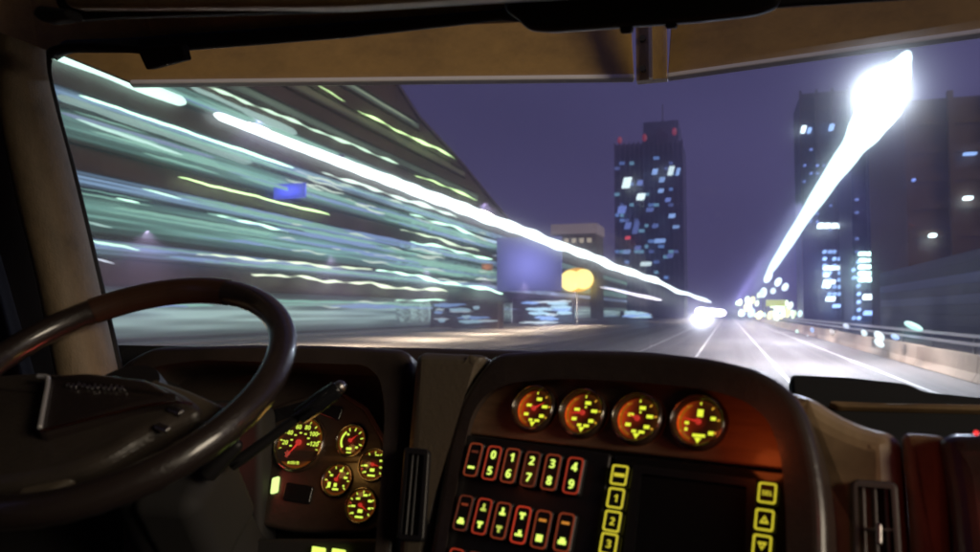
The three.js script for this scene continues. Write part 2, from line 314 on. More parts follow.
for (const [x0, x1, y0, y1, lab] of [[512, 572, 300, 326, 'white-blue lit shop front at street level under the lavender sign'], [430, 498, 303, 322, 'dim blue lit shop front left of the white-blue one'], [620, 652, 312, 318, 'small pale lit shop front right of the yellow light']]) {
  const X = -38, p = onX((x0 + x1) / 2, y1, X), t = thing('lit_shop', p.clone().setY(GROUND), lab, 'shop front');
  const z = p.z, q0 = onZ(x0, y1, z), q1 = onZ(x1, y0, z);
  wmesh('shop_wall', boxAt(q0.x, q1.x, GROUND, q1.y + 0.4, z - 3, z - 0.2), M.facade, t);
  const dim = x0 === 430 ? 0.45 : 1;
  for (let i = 0; i < 16; i++) {
    const y = y0 + (y1 - y0) * rnd(), xa = x0 + (x1 - x0) * rnd() * 0.75, L = 6 + rnd() * (x1 - x0) * 0.45, P = [], r = [];
    for (let k = 0; k <= 16; k++) { const u = xa + (Math.min(L, x1 - xa) * k) / 16, w = onZ(u, y + 0.25 * Math.sin(k * 0.7 + i * 2), z); P.push(w); r.push((0.7 + 1.9 * rnd() * 0.3 + (i % 3) * 0.5) * (w.length() / 754) * Math.sqrt(Math.max(0.02, Math.sin((k / 16) * Math.PI)))); }
    wmesh('shop_light', tube(P, r, 6), glow(...[[0.75, 0.9, 1], [0.3, 0.5, 1], [0.5, 0.8, 1]][i % 3], dim), t);
  }
}
{ // twin-lobed yellow lamp
  const p = onX(577, 280, -27), s = p.length() / 754, t = thing('yellow_lamp', p, 'overexposed twin-lobed yellow light beside the lavender sign', 'lamp');
  const m = glow(1, 0.8, 0.24, 1.7), h = glow(0.9, 0.42, 0.03, 0.9);
  for (const [dx, r] of [[-6.5, 10.5], [6.5, 10]]) { const g = new THREE.SphereGeometry(r * s, 20, 14); g.scale(1, 1, 0.6); g.translate(dx * s, dx < 0 ? -0.6 * s : 0.8 * s, 0); mesh('lobe_light', g, m, t); }
  const g = new THREE.TorusGeometry(9 * s, 2 * s, 8, 28); g.scale(1.55, 1.1, 0.6); mesh('rim_glow_light', g, h, t);
  wmesh('post', boxAt(p.x - 0.07, p.x + 0.07, GROUND, p.y - 7 * s, p.z - 0.07, p.z + 0.07), M.pole, t);
}
{ // pale stepped building top behind the long streak
  const z = -260, a = onZ(552, 214, z), b = onZ(596, 236, z), t = thing('pale_building', V3((a.x + b.x) / 2, GROUND, z - 8), 'pale flat-roofed building with a lit upper wall left of the dark tower', 'building');
  wmesh('wall', boxAt(a.x, b.x, GROUND, b.y + 1, z, z - 16), std(RGB(0.1, 0.08, 0.08), 0.8), t);
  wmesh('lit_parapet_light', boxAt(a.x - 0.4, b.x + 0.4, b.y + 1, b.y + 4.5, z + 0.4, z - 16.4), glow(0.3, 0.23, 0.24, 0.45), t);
  for (let i = 0; i < 5; i++) wmesh('window_light', boxAt(a.x + 1.6 + i * 2.7, a.x + 3.2 + i * 2.7, b.y - 2.2, b.y - 0.6, z + 0.02, z + 0.14), glow(0.7, 0.6, 0.45, 0.6), t);
}

// ---------------------------------------------------------------- towers
function towerThing(name, x0, x1, yTop, z, depth, mat, label, fins, wins, finMat) {
  const a = onZ(x0, yTop, z), b = onZ(x1, yTop, z), top = (a.y + b.y) / 2, s = Math.abs(z) / Math.cos(YAW) / 754;
  const t = thing(name, V3((a.x + b.x) / 2, GROUND, z - depth / 2), label, 'tower');
  wmesh('body', boxAt(a.x, b.x, GROUND, top, z, z - depth), mat, t);
  for (let i = 0; i <= fins; i++) { const x = a.x + ((b.x - a.x) * i) / fins; wmesh('fin', boxAt(x - 0.35, x + 0.35, GROUND, top + 0.8, z + 0.9, z - 0.02), finMat, t); }
  const fl = []; for (let y = GROUND + 5; y < top - 1; y += 4) fl.push(boxAt(a.x + 0.3, b.x - 0.3, y, y + 1.1, z + 0.35, z - 0.01));
  wmesh('floor_band', mergeGeometries(fl), finMat, t).userData.kind = 'stuff';
  for (const [x, y, w, h, c, k] of wins) {
    const p = onZ(x, y, z), g = new RoundedBoxGeometry(w * s * 0.85, h * s * 0.8, 0.8, 3, 0.38); g.applyMatrix4(new THREE.Matrix4().makeShear(0, 0, 0.25, 0, 0, 0)); g.translate(p.x, p.y, z + 0.8);
    wmesh('window_light', g, glow(...c, k), t);
  }
  return { t, a, b, top, s };
}
const CW = [0.75, 0.95, 1], CB = [0.3, 0.5, 1], DB = [0.1, 0.15, 0.42];
const tw = towerThing('office_tower', 615, 682, 143, -360, 34, M.tower, 'dark tall office tower with scattered blue-white lit windows and red roof lights', 14, [
  [627, 183, 9, 13, CW, 1.6], [641, 197, 9, 8, CW, 1.6], [622, 210, 9, 9, DB, 1.6], [655, 172, 6, 7, CB, 1], [662, 180, 6, 6, CB, 0.8], [671, 171, 6, 11, CW, 1.2], [678, 172, 4, 9, CB, 1],
  [661, 191, 6, 5, CB, 0.9], [672, 216, 7, 5, CB, 1], [676, 227, 7, 4, CB, 0.7], [660, 241, 12, 5, CB, 0.9], [628, 226, 7, 8, DB, 1.2], [636, 228, 6, 14, DB, 0.8], [627, 252, 8, 5, CB, 0.6],
  [646, 264, 12, 5, CW, 1], [628, 238, 6, 4, [0.9, 0.08, 0.12], 0.8], [640, 183, 6, 6, DB, 1.5], [668, 200, 6, 5, DB, 1.5], [650, 210, 8, 5, DB, 1], [638, 248, 7, 5, DB, 1], [670, 256, 7, 5, DB, 1], [655, 226, 6, 5, DB, 0.9]], M.towerB);
wmesh('crown', boxAt(tw.a.x + 13, tw.b.x - 2, tw.top, tw.top + 11, -364, -390), M.tower, tw.t);
wmesh('mast', boxAt(tw.a.x + 21, tw.a.x + 21.5, tw.top + 11, tw.top + 22, -375, -375.5), M.pole, tw.t);
for (let i = 0; i < 48; i++) { const x = 617 + Math.floor(rnd() * 13) * 4.9, y = 158 + Math.floor(rnd() * 24) * 5.2, p = onZ(x, y, -359); wmesh('window_light', new THREE.BoxGeometry(1.5 + rnd() * 1.4, 1.5, 0.3).translate(p.x, p.y, -359.2 - 0.0), glow(...[[0.06, 0.09, 0.26], [0.1, 0.2, 0.5], [0.12, 0.28, 0.42]][i % 3], 1), tw.t); }
for (const [x, y, h] of [[619, 146, 7], [644, 139, 8], [674, 136, 12]]) {
  const p = onZ(x, y, -359);
  wmesh('beacon_light', new THREE.SphereGeometry(1.1, 12, 8).scale(1, 1.7, 1).translate(p.x, tw.top + 2.5 + (h - 7) * 0.5, -361.5), glow(0.6, 0.05, 0.1, 0.36), tw.t);
}
const gridW = (x0, y0, nx, ny, dx, dy, w, h, c, k, keep) => { const a = []; for (let j = 0; j < ny; j++) for (let i = 0; i < nx; i++) if (rnd() < keep) a.push([x0 + i * dx + (rnd() - 0.5) * 0.6, y0 + j * dy, w, h, c, k * (0.6 + Math.round(rnd() * 3) * 0.2)]); return a; };
towerThing('right_tower', 800, 848, 92, -250, 25, M.tower, 'slim dark tower right of the bright lamp streak, near the road end', 3, [...gridW(804, 150, 5, 11, 6.5, 8, 3, 3, DB, 2, 0.35),[803, 130, 5, 9, CW, 2.34], [809, 131, 4, 7, CB, 1.56], [831, 128, 5, 8, CB, 1.56],
  ...gridW(820, 226, 4, 1, 7, 7, 6, 6, CW, 3.38, 1), ...gridW(824, 252, 5, 7, 5, 7, 4, 4, CB, 2.08, 0.75), ...gridW(826, 268, 3, 3, 6, 7, 6, 5, CW, 3.12, 0.8), [826, 286, 8, 5, CW, 3.12], [830, 299, 9, 5, CW, 3.38], [836, 306, 8, 4, CB, 2.60]], M.towerB);
towerThing('right_tower', 851, 900, 150, -215, 25, M.towerB, 'wide dark tower with a bright column of windows, behind the right barrier', 3, [...gridW(856, 200, 3, 9, 17, 13, 4, 3, DB, 2, 0.5), ...gridW(853, 262, 2, 8, 5, 8, 4, 4, CB, 2.08, 0.5),
  ...gridW(862, 254, 2, 5, 8, 6.5, 8, 4.5, [0.6, 1, 0.95], 3.90, 1), [866, 279, 12, 5, CW, 3.64], [868, 297, 11, 6, CW, 3.38], ...gridW(882, 259, 4, 5, 6, 6, 5, 4, DB, 3.20, 0.9), [868, 313, 10, 5, CB, 2.34]], M.tower);
towerThing('right_tower', 905, 1040, 96, -120, 30, M.brown, 'tall brown unlit building at the right edge of the windscreen', 3, [[931, 236, 7, 4, CW, 3.90], [966, 199, 9, 4, CW, 3.12], [968, 155, 12, 3, CB, 1.30], [912, 181, 4, 3, DB, 2.80]], M.brown);

// ---------------------------------------------------------------- right roadside
{ // the big street lamp: its glowing head and the long streak of light that runs away from it
  const X = 6.4, pts = [[907, 54, 12], [903, 62, 22], [896, 74, 36], [886, 92, 50], [878, 108, 53], [869, 124, 44], [858, 140, 32], [846, 157, 26], [832, 176, 22], [816, 200, 17], [800, 224, 13], [786, 246, 11], [775, 263, 9], [768, 274, 5]];
  const P = [], r = [];
  const c = new THREE.CatmullRomCurve3(pts.map(([x, y, w]) => V3(x, y, w)));
  for (let i = 0; i <= 60; i++) { const q = c.getPoint(i / 60), d = onX(q.x, q.y, X); P.push(d); r.push(q.z * (0.3 + 0.14 * i / 60) * (1 + 0.04 * Math.sin(i * 0.8)) * d.length() / 754); }
  const base = V3(P[12].x + 1.2, GROUND, P[12].z), t = thing('street_lamp', base, 'huge glaring white street lamp at upper right with a tail of light', 'street lamp');
  wmesh('lamp_streak', tube(P, r, 14), glow(0.68, 0.95, 1, 1.6), t);
  lamp(P[14].clone().multiplyScalar(1 - (3.2 * r[14] + 0.3) / P[14].length()), RGB(0.74, 0.84, 1), 230);
  for (const [i, e] of [[10, 900], [28, 900], [45, 1000]]) lantern(V3(P[i].x - r[i] - 0.3, P[i].y - r[i] - 0.3, P[i].z), RGB(0.8, 0.88, 1), e);
}
for (const [x, y, w, h, k, which] of [[768, 277, 8, 12, 1.4, 'topmost and largest of four lights'], [778, 282, 7, 9, 1.4, 'second from the top of four lights'], [785, 287, 7, 8, 1.2, 'rightmost of four lights'], [773, 291, 6, 6, 1, 'lowest and smallest of four lights']]) {
  const p = onZ(x, y, -140), s = p.length() / 754, t = thing('distant_lamp', p, which + ' hanging below the tail of the big lamp', 'lamp', 'lights below the big lamp tail');
  const g = new THREE.SphereGeometry(1, 12, 8); g.scale(w * s * 0.4, h * s * 0.5, 0.4); g.rotateZ(-0.5); mesh('bulb_light', g, glow(0.75, 0.95, 1, k * 1.4), t);
}
{ // lights clustered at the end of the road
  const t0 = [];
  for (let i = 0; i < 44; i++) {
    const x = 736 + 64 * rnd(), y = 318 - 26 * Math.pow(rnd(), 1.3) * (1 - Math.abs(x - 762) / 60), z = -180 - rnd() * 240;
    t0.push([x, y, z, 3 + rnd() * 4, Math.floor(rnd() * 4), 1 + rnd() * 1.2]);
  }
  const kinds = [[[0.75, 1, 0.6], 'pale green'], [[1, 0.95, 0.35], 'yellow'], [[0.65, 0.95, 1], 'icy blue'], [[0.8, 1, 0.85], 'greenish white']], count = [0, 0, 0, 0];
  const nth = ['leftmost', 'second from left', 'third from left', 'fourth from left', 'fifth from left', 'sixth from left', 'seventh from left', 'eighth from left', 'ninth from left', 'tenth from left', 'eleventh from left', 'twelfth from left', 'thirteenth from left', 'fourteenth from left', 'fifteenth from left', 'sixteenth from left', 'seventeenth from left', 'eighteenth from left'];
  t0.sort((a, b) => a[0] - b[0]);
  for (const [x, y, z, w, kd, k] of t0) {
    const c = kinds[kd][0];
    const p = onZ(x, y, z), s = p.length() / 754, t = thing('distant_lamp', p, nth[count[kd]++] + ' of the ' + kinds[kd][1] + ' lights clustered at the end of the road', 'lamp', 'lights clustered at the end of the road');
    const g = new THREE.SphereGeometry(1, 10, 7); g.scale(w * s * 0.45, w * s * 0.7, 0.5); g.rotateZ(-0.45 + rnd() * 0.3); mesh('bulb_light', g, glow(...c, Math.round(k * 5) / 5 * 1.5), t);
    mesh('pole', new THREE.CylinderGeometry(0.08, 0.1, Math.max(0.5, p.y - GROUND), 6).translate(0, -Math.max(0.5, p.y - GROUND) / 2, 0), M.pole, t);
  }
  const p = onZ(776, 303, -200), s = 200 / 754, t = thing('road_sign', V3(p.x, GROUND, p.z), 'lit yellow-green board across the far end of the road', 'sign');
  wmesh('board_light', boxAt(p.x - 9 * s, p.x + 8 * s, p.y - 3 * s, p.y + 3 * s, p.z - 0.2, p.z), glow(0.75, 0.85, 0.15, 0.7), t);
  for (const d of [-9, 8]) wmesh('post', boxAt(p.x + d * s - 0.1, p.x + d * s + 0.1, GROUND, p.y - 3 * s, p.z - 0.25, p.z - 0.05), M.pole, t);
  const g2 = onZ(711, 312, -300), h = thing('oncoming_headlamps', g2, 'white glare of oncoming headlamps where the road ends', 'headlamps');
  for (const d of [-3.4, 0.4, 3]) { const g = new THREE.SphereGeometry(1.5, 14, 10); g.scale(1.7, 1, 0.5); g.translate(d, -d * 0.1, 0); mesh('headlamp_light', g, glow(0.95, 0.9, 1, 4), h); }
  lamp(V3(g2.x, g2.y, g2.z + 1.2), RGB(0.75, 0.82, 1), 700);
}
{ // concrete barrier with a rail, right of the road
  const X = 8.3, t = thing('road_barrier', V3(X, GROUND, -60), 'beige concrete barrier along the right road edge', 'barrier');
  for (let i = 0; i < 44; i++) {
    const z0 = 5 - i * 9, s = new THREE.Shape([[0, 0], [0.62, 0], [0.45, 0.3], [0.4, 0.95], [0.22, 0.95], [0.17, 0.3]].map(([x, y]) => new THREE.Vector2(x, y)));
    const g = new THREE.ExtrudeGeometry(s, { depth: 8.95, bevelEnabled: false }); g.translate(X, GROUND, z0 - 9); wmesh('barrier_block', g, M.concrete, t);
  }
  for (const y of [1.25, 1.55]) wmesh('rail', boxAt(X + 0.27, X + 0.35, GROUND + y, GROUND + y + 0.12, 5, -229), M.satin, t);
  for (let i = 0; i < 30; i++) wmesh('rail_post', boxAt(X + 0.36, X + 0.42, GROUND + 0.9, GROUND + 1.7, 4 - i * 6, 3.9 - i * 6), M.pole, t);
}
{ // screen wall of long horizontal panels behind the barrier
  const X = 24, y1 = onX(980, 248, X).y, zf = onX(880, 300, X).z, t = thing('noise_wall', V3(X, GROUND, -50), 'grey-violet wall of long horizontal panels behind the right barrier', 'wall');
  const cs = [[0.045, 0.042, 0.085], [0.025, 0.02, 0.033], [0.16, 0.16, 0.32], [0.035, 0.03, 0.045], [0.13, 0.12, 0.22], [0.045, 0.034, 0.04], [0.07, 0.05, 0.055], [0.03, 0.02, 0.018]], n = cs.length, dh = (y1 - GROUND) / n;
  for (let i = 0; i < n; i++) wmesh('panel', boxAt(X, X + 0.2 + (i % 2) * 0.06, y1 - dh * i - 0.03, y1 - dh * (i + 1), 0, zf), std(RGB(...cs[i]), 0.5, { map: rep(blotchT, 0.02, 0.5) }), t);
}
for (const [x, y, w, h, c, k, l] of [[787, 335, 11, 6, CW, 1.2, 'leftmost cyan-white light low over the right barrier'], [808, 339, 10, 7, CW, 1.1, 'second cyan-white light low over the right barrier'], [832, 332, 10, 5, [0.7, 0.6, 0.5], 0.6, 'dim pinkish light over the right barrier'],
  [879, 336, 14, 9, CW, 1.2, 'upper of two stacked cyan-white lights at the right barrier'], [879, 343, 13, 7, CW, 1.3, 'lower of two stacked cyan-white lights at the right barrier'], [913, 326, 22, 7, [0.45, 0.95, 0.85], 1.1, 'long turquoise light on the wall at the far right'], [812, 330, 6, 5, CB, 1, 'small blue light over the right barrier'], [779, 330, 5, 5, CW, 1.2, 'tiny white light nearest the road end on the right barrier'], [797, 332, 6, 5, [0.6, 1, 0.8], 1.1, 'tiny greenish light between the two leftmost barrier lights'], [846, 326, 8, 5, [0.7, 0.8, 1], 1, 'pale violet light midway along the right barrier'], [864, 333, 7, 6, CW, 1.1, 'white light left of the two stacked barrier lights'], [895, 337, 8, 5, CB, 1.2, 'blue light just right of the two stacked barrier lights']]) {
  const p = onX(x, y, 8.05), s = p.length() / 754, t = thing('marker_light', p, l, 'light', 'lights along the right barrier');
  const g = new THREE.SphereGeometry(1, 14, 9); g.scale(0.15, h * s * 0.45, w * s * 1.5); g.rotateX(0.08); mesh('lens_light', g, glow(...c, k), t); mesh('stem', boxAt(0, 0.3, -0.05, 0.02, -0.04, 0.04), M.pole, t);
}
// street lighting that the streaks stand for: lamps along the median and the right edge
for (let k = 0; k < 17; k++) lantern(V3(-9, 3.9 + 0.4 * (k % 2), -13 - k * 15), RGB(1, 0.88, 0.76), 1500 + k * 40);
for (let k = 0; k < 14; k++) lantern(V3(3.4, 5.4, -40 - k * 15), RGB(0.92, 0.88, 1), 1300);
for (let k = 0; k < 7; k++) lantern(V3(-27, 4, -30 - k * 18), RGB(1, 0.82, 0.6), 1900);

// ---------------------------------------------------------------- the cab
const CX = -0.15; // centre line of the cab
const cab = thing('truck_cab', V3(CX, GROUND + 0.9, 0), 'dark interior of a truck cab with tan roof lining and windscreen pillars', 'truck cab');
// windscreen panes: two flat panes that meet in the middle, leaning back
const wsTop = (s) => [V3(CX, 0.6, -1.36), V3(CX + s * 1.02, 0.6, -1.0)], wsBot = (s) => [V3(CX, -0.34, -1.62), V3(CX + s * 1.06, -0.34, -1.26)];
for (const s of [-1, 1]) {
  const [a, b] = wsTop(s), [c, d] = wsBot(s), g = new THREE.BufferGeometry();
  g.setAttribute('position', new THREE.Float32BufferAttribute([a, b, c, d].flatMap((p) => [p.x, p.y, p.z]), 3)); g.setIndex([0, 2, 1, 1, 2, 3]); g.computeVertexNormals();
  g.setAttribute('uv', new THREE.Float32BufferAttribute([0, 1, 1, 1, 0, 0, 1, 0], 2));
  wmesh('windscreen_pane', g, M.glass, cab);
}
M.film = new THREE.MeshPhysicalMaterial({ color: 0xffffff, roughness: 0.5, transmission: 1, thickness: 0.001, ior: 1.035, transparent: true, opacity: 0.3, alphaMap: rep(noiseTex(128, [3, 5, 11, 27], 0.8, 0.3), 1.3, 1) });
for (const s of [-1, 1]) { // thin film of road grime and breath on the inside of the glass: it spreads bright lights a little
  const [a, b] = wsTop(s), [c, d] = wsBot(s), g = new THREE.BufferGeometry();
  g.setAttribute('position', new THREE.Float32BufferAttribute([a, b, c, d].flatMap((p) => [p.x, p.y, p.z + 0.004]), 3)); g.setIndex(s > 0 ? [0, 2, 1, 1, 2, 3] : [0, 1, 2, 1, 3, 2]); g.computeVertexNormals();
  wmesh('grime_film', g, M.film, cab);
}
{ // left A-pillar: a rounded tan moulding lofted from the sill to the roof, with its rubber seal along the glass
  const left = [[-6, 30], [-4, 95], [14, 190], [36, 280], [60, 400]], right = [[46, 50], [48, 75], [72, 170], [97, 275], [125, 400]];
  const n = left.length, seg = 12, pos = [], idx = [], uv = [];
  const c1 = new THREE.CatmullRomCurve3(left.map(([x, y]) => atDepth(x, y, 1.14))), c2 = new THREE.CatmullRomCurve3(right.map(([x, y]) => atDepth(x, y, 1.2)));
  const rows = 24;
  for (let j = 0; j <= rows; j++) {
    const a = c1.getPoint(j / rows), b = c2.getPoint(j / rows), mid = a.clone().lerp(b, 0.5), half = b.clone().sub(a).multiplyScalar(0.5), out = mid.clone().negate().normalize();
    for (let k = 0; k <= seg * 2; k++) { const w = (k / (seg * 2)) * Math.PI * 2; const p = mid.clone().addScaledVector(half, -Math.cos(w)).addScaledVector(out, Math.sin(w) * (Math.sin(w) > 0 ? 0.045 : 0.06)); pos.push(p.x, p.y, p.z); uv.push(k / 24, j / rows); }
  }
  const m = seg * 2 + 1;
  for (let j = 0; j < rows; j++) for (let k = 0; k < seg * 2; k++) { const a = j * m + k; idx.push(a, a + 1, a + m, a + 1, a + m + 1, a + m); }
  const g = new THREE.BufferGeometry(); g.setAttribute('position', new THREE.Float32BufferAttribute(pos, 3)); g.setAttribute('uv', new THREE.Float32BufferAttribute(uv, 2)); g.setIndex(idx); g.computeVertexNormals();
  wmesh('pillar', g, M.pillar, cab);
  const s = [[160, 51], [80, 47], [52, 52], [47, 66], [55, 108], [72, 172], [97, 275], [126, 400]].map(([x, y]) => atDepth(x, y, 1.25)), sc = new THREE.CatmullRomCurve3(s, false, 'centripetal').getPoints(60);
  wmesh('window_seal', tube(sc, 0.007, 8), M.rubber, cab);
}
{ // roof: header rail over the windscreen, headliner, dark seal band
  const hd = plane(4, -18, atDepth(490, 30, 1.14));
  slab('headliner', cab, hd, [[-320, -90], [-60, 14], [40, 62], [62, 50], [150, 50], [340, 30], [560, 20], [1200, -24], [1300, -330], [-300, -330]], 0, 0.03, 0.012, M.liner, 0.02);
  slab('seal_band', cab, hd, [[40, 60], [62, 40], [120, 38], [340, 22], [500, 9], [515, 3], [640, -2], [1200, -38], [1200, -20], [770, 8], [560, 26], [500, 20], [340, 38], [150, 53], [64, 53]], 0.008, 0.03, 0.006, M.rubber, 0.01);
  slab('trim_cover', cab, hd, [[500, -20], [504, 12], [516, 19], [527, 31], [545, 33], [640, 26], [700, 22], [758, 15], [780, 6], [784, -30]], 0.04, 0.05, 0.008, M.black, 0.012);
  for (const [x, y] of [[625, 29], [670, 24]]) slab('trim_clip', cab, hd, [[x - 7, y - 8], [x + 7, y - 8], [x + 6, y + 4], [x - 5, y + 5]], 0.036, 0.02, 0.003, M.black, 0.004);
  slab('mirror_mount', cab, plane(4, -18, atDepth(160, 55, 1.22)), [[136, 48], [180, 44], [184, 60], [146, 70]], 0, 0.02, 0.003, M.matte, 0.004);
  slab('overhead_locker', cab, plane(0, -8, atDepth(300, 0, 1.0)), [[62, 4], [72, 8], [340, 6], [700, -18], [1100, -50], [1100, -300], [40, -300]], 0.02, 0.04, 0.01, M.tan, 0.015);
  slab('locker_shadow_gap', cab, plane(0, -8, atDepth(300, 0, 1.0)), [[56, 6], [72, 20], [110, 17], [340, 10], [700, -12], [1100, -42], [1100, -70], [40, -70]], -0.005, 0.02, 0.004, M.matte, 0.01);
  slab('grab_handle_end', cab, plane(0, -8, atDepth(100, 10, 1.0)), [[34, 4], [66, 8], [68, 18], [40, 22], [30, 14]], 0.03, 0.03, 0.008, M.matte, 0.01);
}
// shell behind the eye: roof, floor, rear wall, doors with window openings
wmesh('roof_panel', boxAt(CX - 1.25, CX + 1.25, 0.72, 0.78, -0.9, 1.6), M.liner, cab);
wmesh('floor_panel', boxAt(CX - 1.2, CX + 1.2, -1.5, -1.42, -1.9, 1.6), M.matte, cab);
wmesh('rear_wall', boxAt(CX - 1.2, CX + 1.2, -1.42, 0.72, 1.55, 1.62), M.tan, cab);
wmesh('bulkhead', boxAt(CX - 1.2, CX + 1.2, -1.42, -0.5, -1.95, -1.85), M.matte, cab);
for (const s of [-1, 1]) {
  const x0 = CX + s * 1.16, x1 = CX + s * 1.24;
  wmesh('door', boxAt(x0, x1, -1.42, -0.28, -1.5, 0.3), M.dash, cab);
  wmesh('side_wall', boxAt(x0, x1, -1.42, 0.72, 0.3, 1.6), M.tan, cab);
  if (s < 0) wmesh('door_glass', boxAt(x0 - 0.03, x0 - 0.026, -0.28, 0.7, -1.2, 0.3), M.glass, cab);
}
{ // dark curtain gathered beside the left pillar
  const a = V3(-1.26, 0, -1.27), n = 90, pos = [], idx = [];
  for (let i = 0; i <= n; i++) for (const y of [0.7, -0.75]) { const t = i / n; pos.push(a.x + 0.035 * Math.sin(t * 40) + 0.01 * Math.sin(t * 93) - 0.0, y, a.z + 0.19 + (y - 0.33) * 0.42 + t * (0.82 - (y - 0.33) * 0.42)); }
  for (let i = 0; i < n; i++) { const k = i * 2; idx.push(k, k + 1, k + 2, k + 2, k + 1, k + 3); }
  const g = new THREE.BufferGeometry(); g.setAttribute('position', new THREE.Float32BufferAttribute(pos, 3)); g.setIndex(idx); g.computeVertexNormals(); g.translate(1.26, 0, 0.7);
  M.curtain.side = THREE.DoubleSide;
  const t = thing('side_curtain', V3(-1.26, 0, -0.7), 'dark curtain in vertical folds left of the windscreen pillar', 'curtain');
  mesh('cloth', g, M.curtain, t);
}
{ // sun visors outside, above the glass: two boards with bright lower edges that meet at a bracket
  const h = onZ(650, 79, -1.8).y;
  const mk = (p0, p1, label, cut) => {
    const t = thing('sun_visor', p0.clone().lerp(p1, 0.5), label, 'sun visor', null);
    const d = p1.clone().sub(p0).setY(0), L = d.length(); d.normalize();
    const nrm = V3(d.z, 0, -d.x), U = V3(0, 1, 0).addScaledVector(d.clone().cross(V3(0, 1, 0)), -0.28).normalize(), Nn = d.clone().cross(U);
    const sh = new THREE.Shape(cut ? [[cut[0], 0], [L, 0], [L, 0.37], [-0.3, 0.37], [-0.3, cut[1] + 0.1], [0, cut[1]]].map(([x, y]) => new THREE.Vector2(x, y)) : [[0, 0], [L, 0], [L, 0.37], [0, 0.37]].map(([x, y]) => new THREE.Vector2(x, y)));
    const g = new THREE.ExtrudeGeometry(sh, { depth: 0.008, bevelEnabled: true, bevelThickness: 0.002, bevelSize: 0.002, bevelOffset: -0.002, bevelSegments: 2 }); g.translate(0, 0.006, -0.005); g.applyMatrix4(new THREE.Matrix4().makeBasis(d, U, Nn).setPosition(p0)); wmesh('board', g, M.visor, t);
    const c0 = cut ? cut[0] : 0, e = new RoundedBoxGeometry(L - c0, 0.013, 0.02, 3, 0.004); e.translate((L + c0) / 2, 0.003, 0.003); e.applyMatrix4(new THREE.Matrix4().makeBasis(d, U, Nn).setPosition(p0)); wmesh('edge_strip', e, M.strip, t);
    return t;
  };
  mk(onY(52, 86.5, h), onY(634, 80, h), 'long tan left sun visor with a bright lower edge, above the windscreen', [0.2, 0.088]);
  mk(onY(668, 79, h), onY(1120, 16, h), 'tan right sun visor rising to the right, above the big lamp');
  const p = atDepth(651, 60, 1.72), t = thing('visor_bracket', p, 'narrow tan upright bracket in the gap between the two sun visors', 'bracket');
  wmesh('plate', boxAt(p.x - 0.034, p.x + 0.034, p.y - 0.045, p.y + 0.3, p.z - 0.03, p.z + 0.0), M.visor, t);
  wmesh('rib', boxAt(p.x - 0.004, p.x + 0.004, p.y - 0.045, p.y + 0.3, p.z, p.z + 0.014), M.satin, t);
  for (const y of [-0.02, 0.05]) wmesh('bolt', new THREE.CylinderGeometry(0.007, 0.007, 0.01, 12).rotateX(Math.PI / 2).translate(p.x - 0.018, p.y + y, p.z + 0.005), M.matte, t);
}

// ---------------------------------------------------------------- dashboard
const dash = thing('dashboard', V3(CX, -0.6, -1.0), 'truck dashboard with lit gauges, rows of numbered switches and air vents', 'dashboard');
const font = await new FontLoader().loadAsync('fonts/droid/droid_sans_bold.typeface.json');
const LIT = glow(0.62, 0.8, 0.12, 1.3), LITD = glow(0.62, 0.72, 0.1, 0.75), REDG = glow(0.5, 0.07, 0.02, 0.28), REDB = glow(0.75, 0.06, 0.02, 0.32), REDS = glow(0.3, 0.05, 0.02, 0.22);
const glyph = (s, size) => { const g = new TextGeometry(s, { font, size, depth: 0.0006, curveSegments: 4 }); g.computeBoundingBox(); g.center(); return g; };
function ring(w, h, r, t, depth) {
  const P = (a, b) => [[-a, -b], [a, -b], [a, b], [-a, b]].map(([x, y]) => new THREE.Vector2(x, y));
  const s = roundPath(P(w / 2, h / 2), r); s.holes.push(roundPath(P(w / 2 - t, h / 2 - t), Math.max(0.0005, r - t * 0.6), new THREE.Path()));
  return new THREE.ExtrudeGeometry(s, { depth, bevelEnabled: false, curveSegments: 6 });
}
const C = plane(16, 25, atDepth(620, 430, 0.93)); // centre console
const D = plane(2, 24, atDepth(330, 470, 1.16)); // driver's instrument panel
const E_ = plane(6, 20, atDepth(445, 450, 1.035)); // face between them
const F = plane(12, 22, atDepth(870, 470, 0.82)); // passenger side
// driver's binnacle
slab('instrument_hood', dash, D, [[120, 600], [118, 380], [130, 358], [152, 345], [260, 342], [330, 343], [412, 348], [404, 430], [388, 600]], 0.07, 0.16, 0.014, M.dash, 0.03,
  [[[136, 590], [133, 385], [150, 360], [200, 352], [370, 356], [388, 372], [394, 405], [392, 450], [382, 590]]], 0.03);
slab('instrument_well', dash, D, [[110, 600], [110, 345], [415, 350], [410, 600]], -0.06, 0.02, 0, M.matte, 0.01);
slab('instrument_panel', dash, D, [[236, 455], [262, 412], [300, 396], [342, 392], [366, 408], [384, 440], [387, 470], [383, 528], [362, 534], [290, 532], [240, 520]], 0.0, 0.05, 0.006, M.dash, 0.03);
slab('lower_panel', dash, D, [[200, 600], [215, 538], [385, 538], [378, 600]], 0.03, 0.06, 0.008, M.matte, 0.01);
slab('indicator_strip', dash, D, [[262, 428], [272, 410], [314, 398], [318, 406], [280, 420]], 0.003, 0.004, 0.001, M.gloss, 0.006);
slab('indicator_strip', dash, D, [[320, 404], [343, 407], [338, 421], [316, 412]], 0.003, 0.004, 0.001, M.gloss, 0.004);
slab('indicator_strip', dash, D, [[286, 482], [313, 486], [309, 504], [282, 500]], 0.003, 0.004, 0.001, M.gloss, 0.004);
slab('lit_label_light', dash, D, [[272, 478], [279, 476], [277, 492], [270, 494]], 0.004, 0.004, 0.001, glow(0.6, 0.8, 0.25, 1.3), 0.003);
for (const [x, y] of [[318, 551], [338, 553]]) slab('lit_label_light', dash, D, [[x - 6, y - 5], [x + 7, y - 3], [x + 6, y + 6], [x - 7, y + 5]], 0.036, 0.004, 0.001, LIT, 0.002);
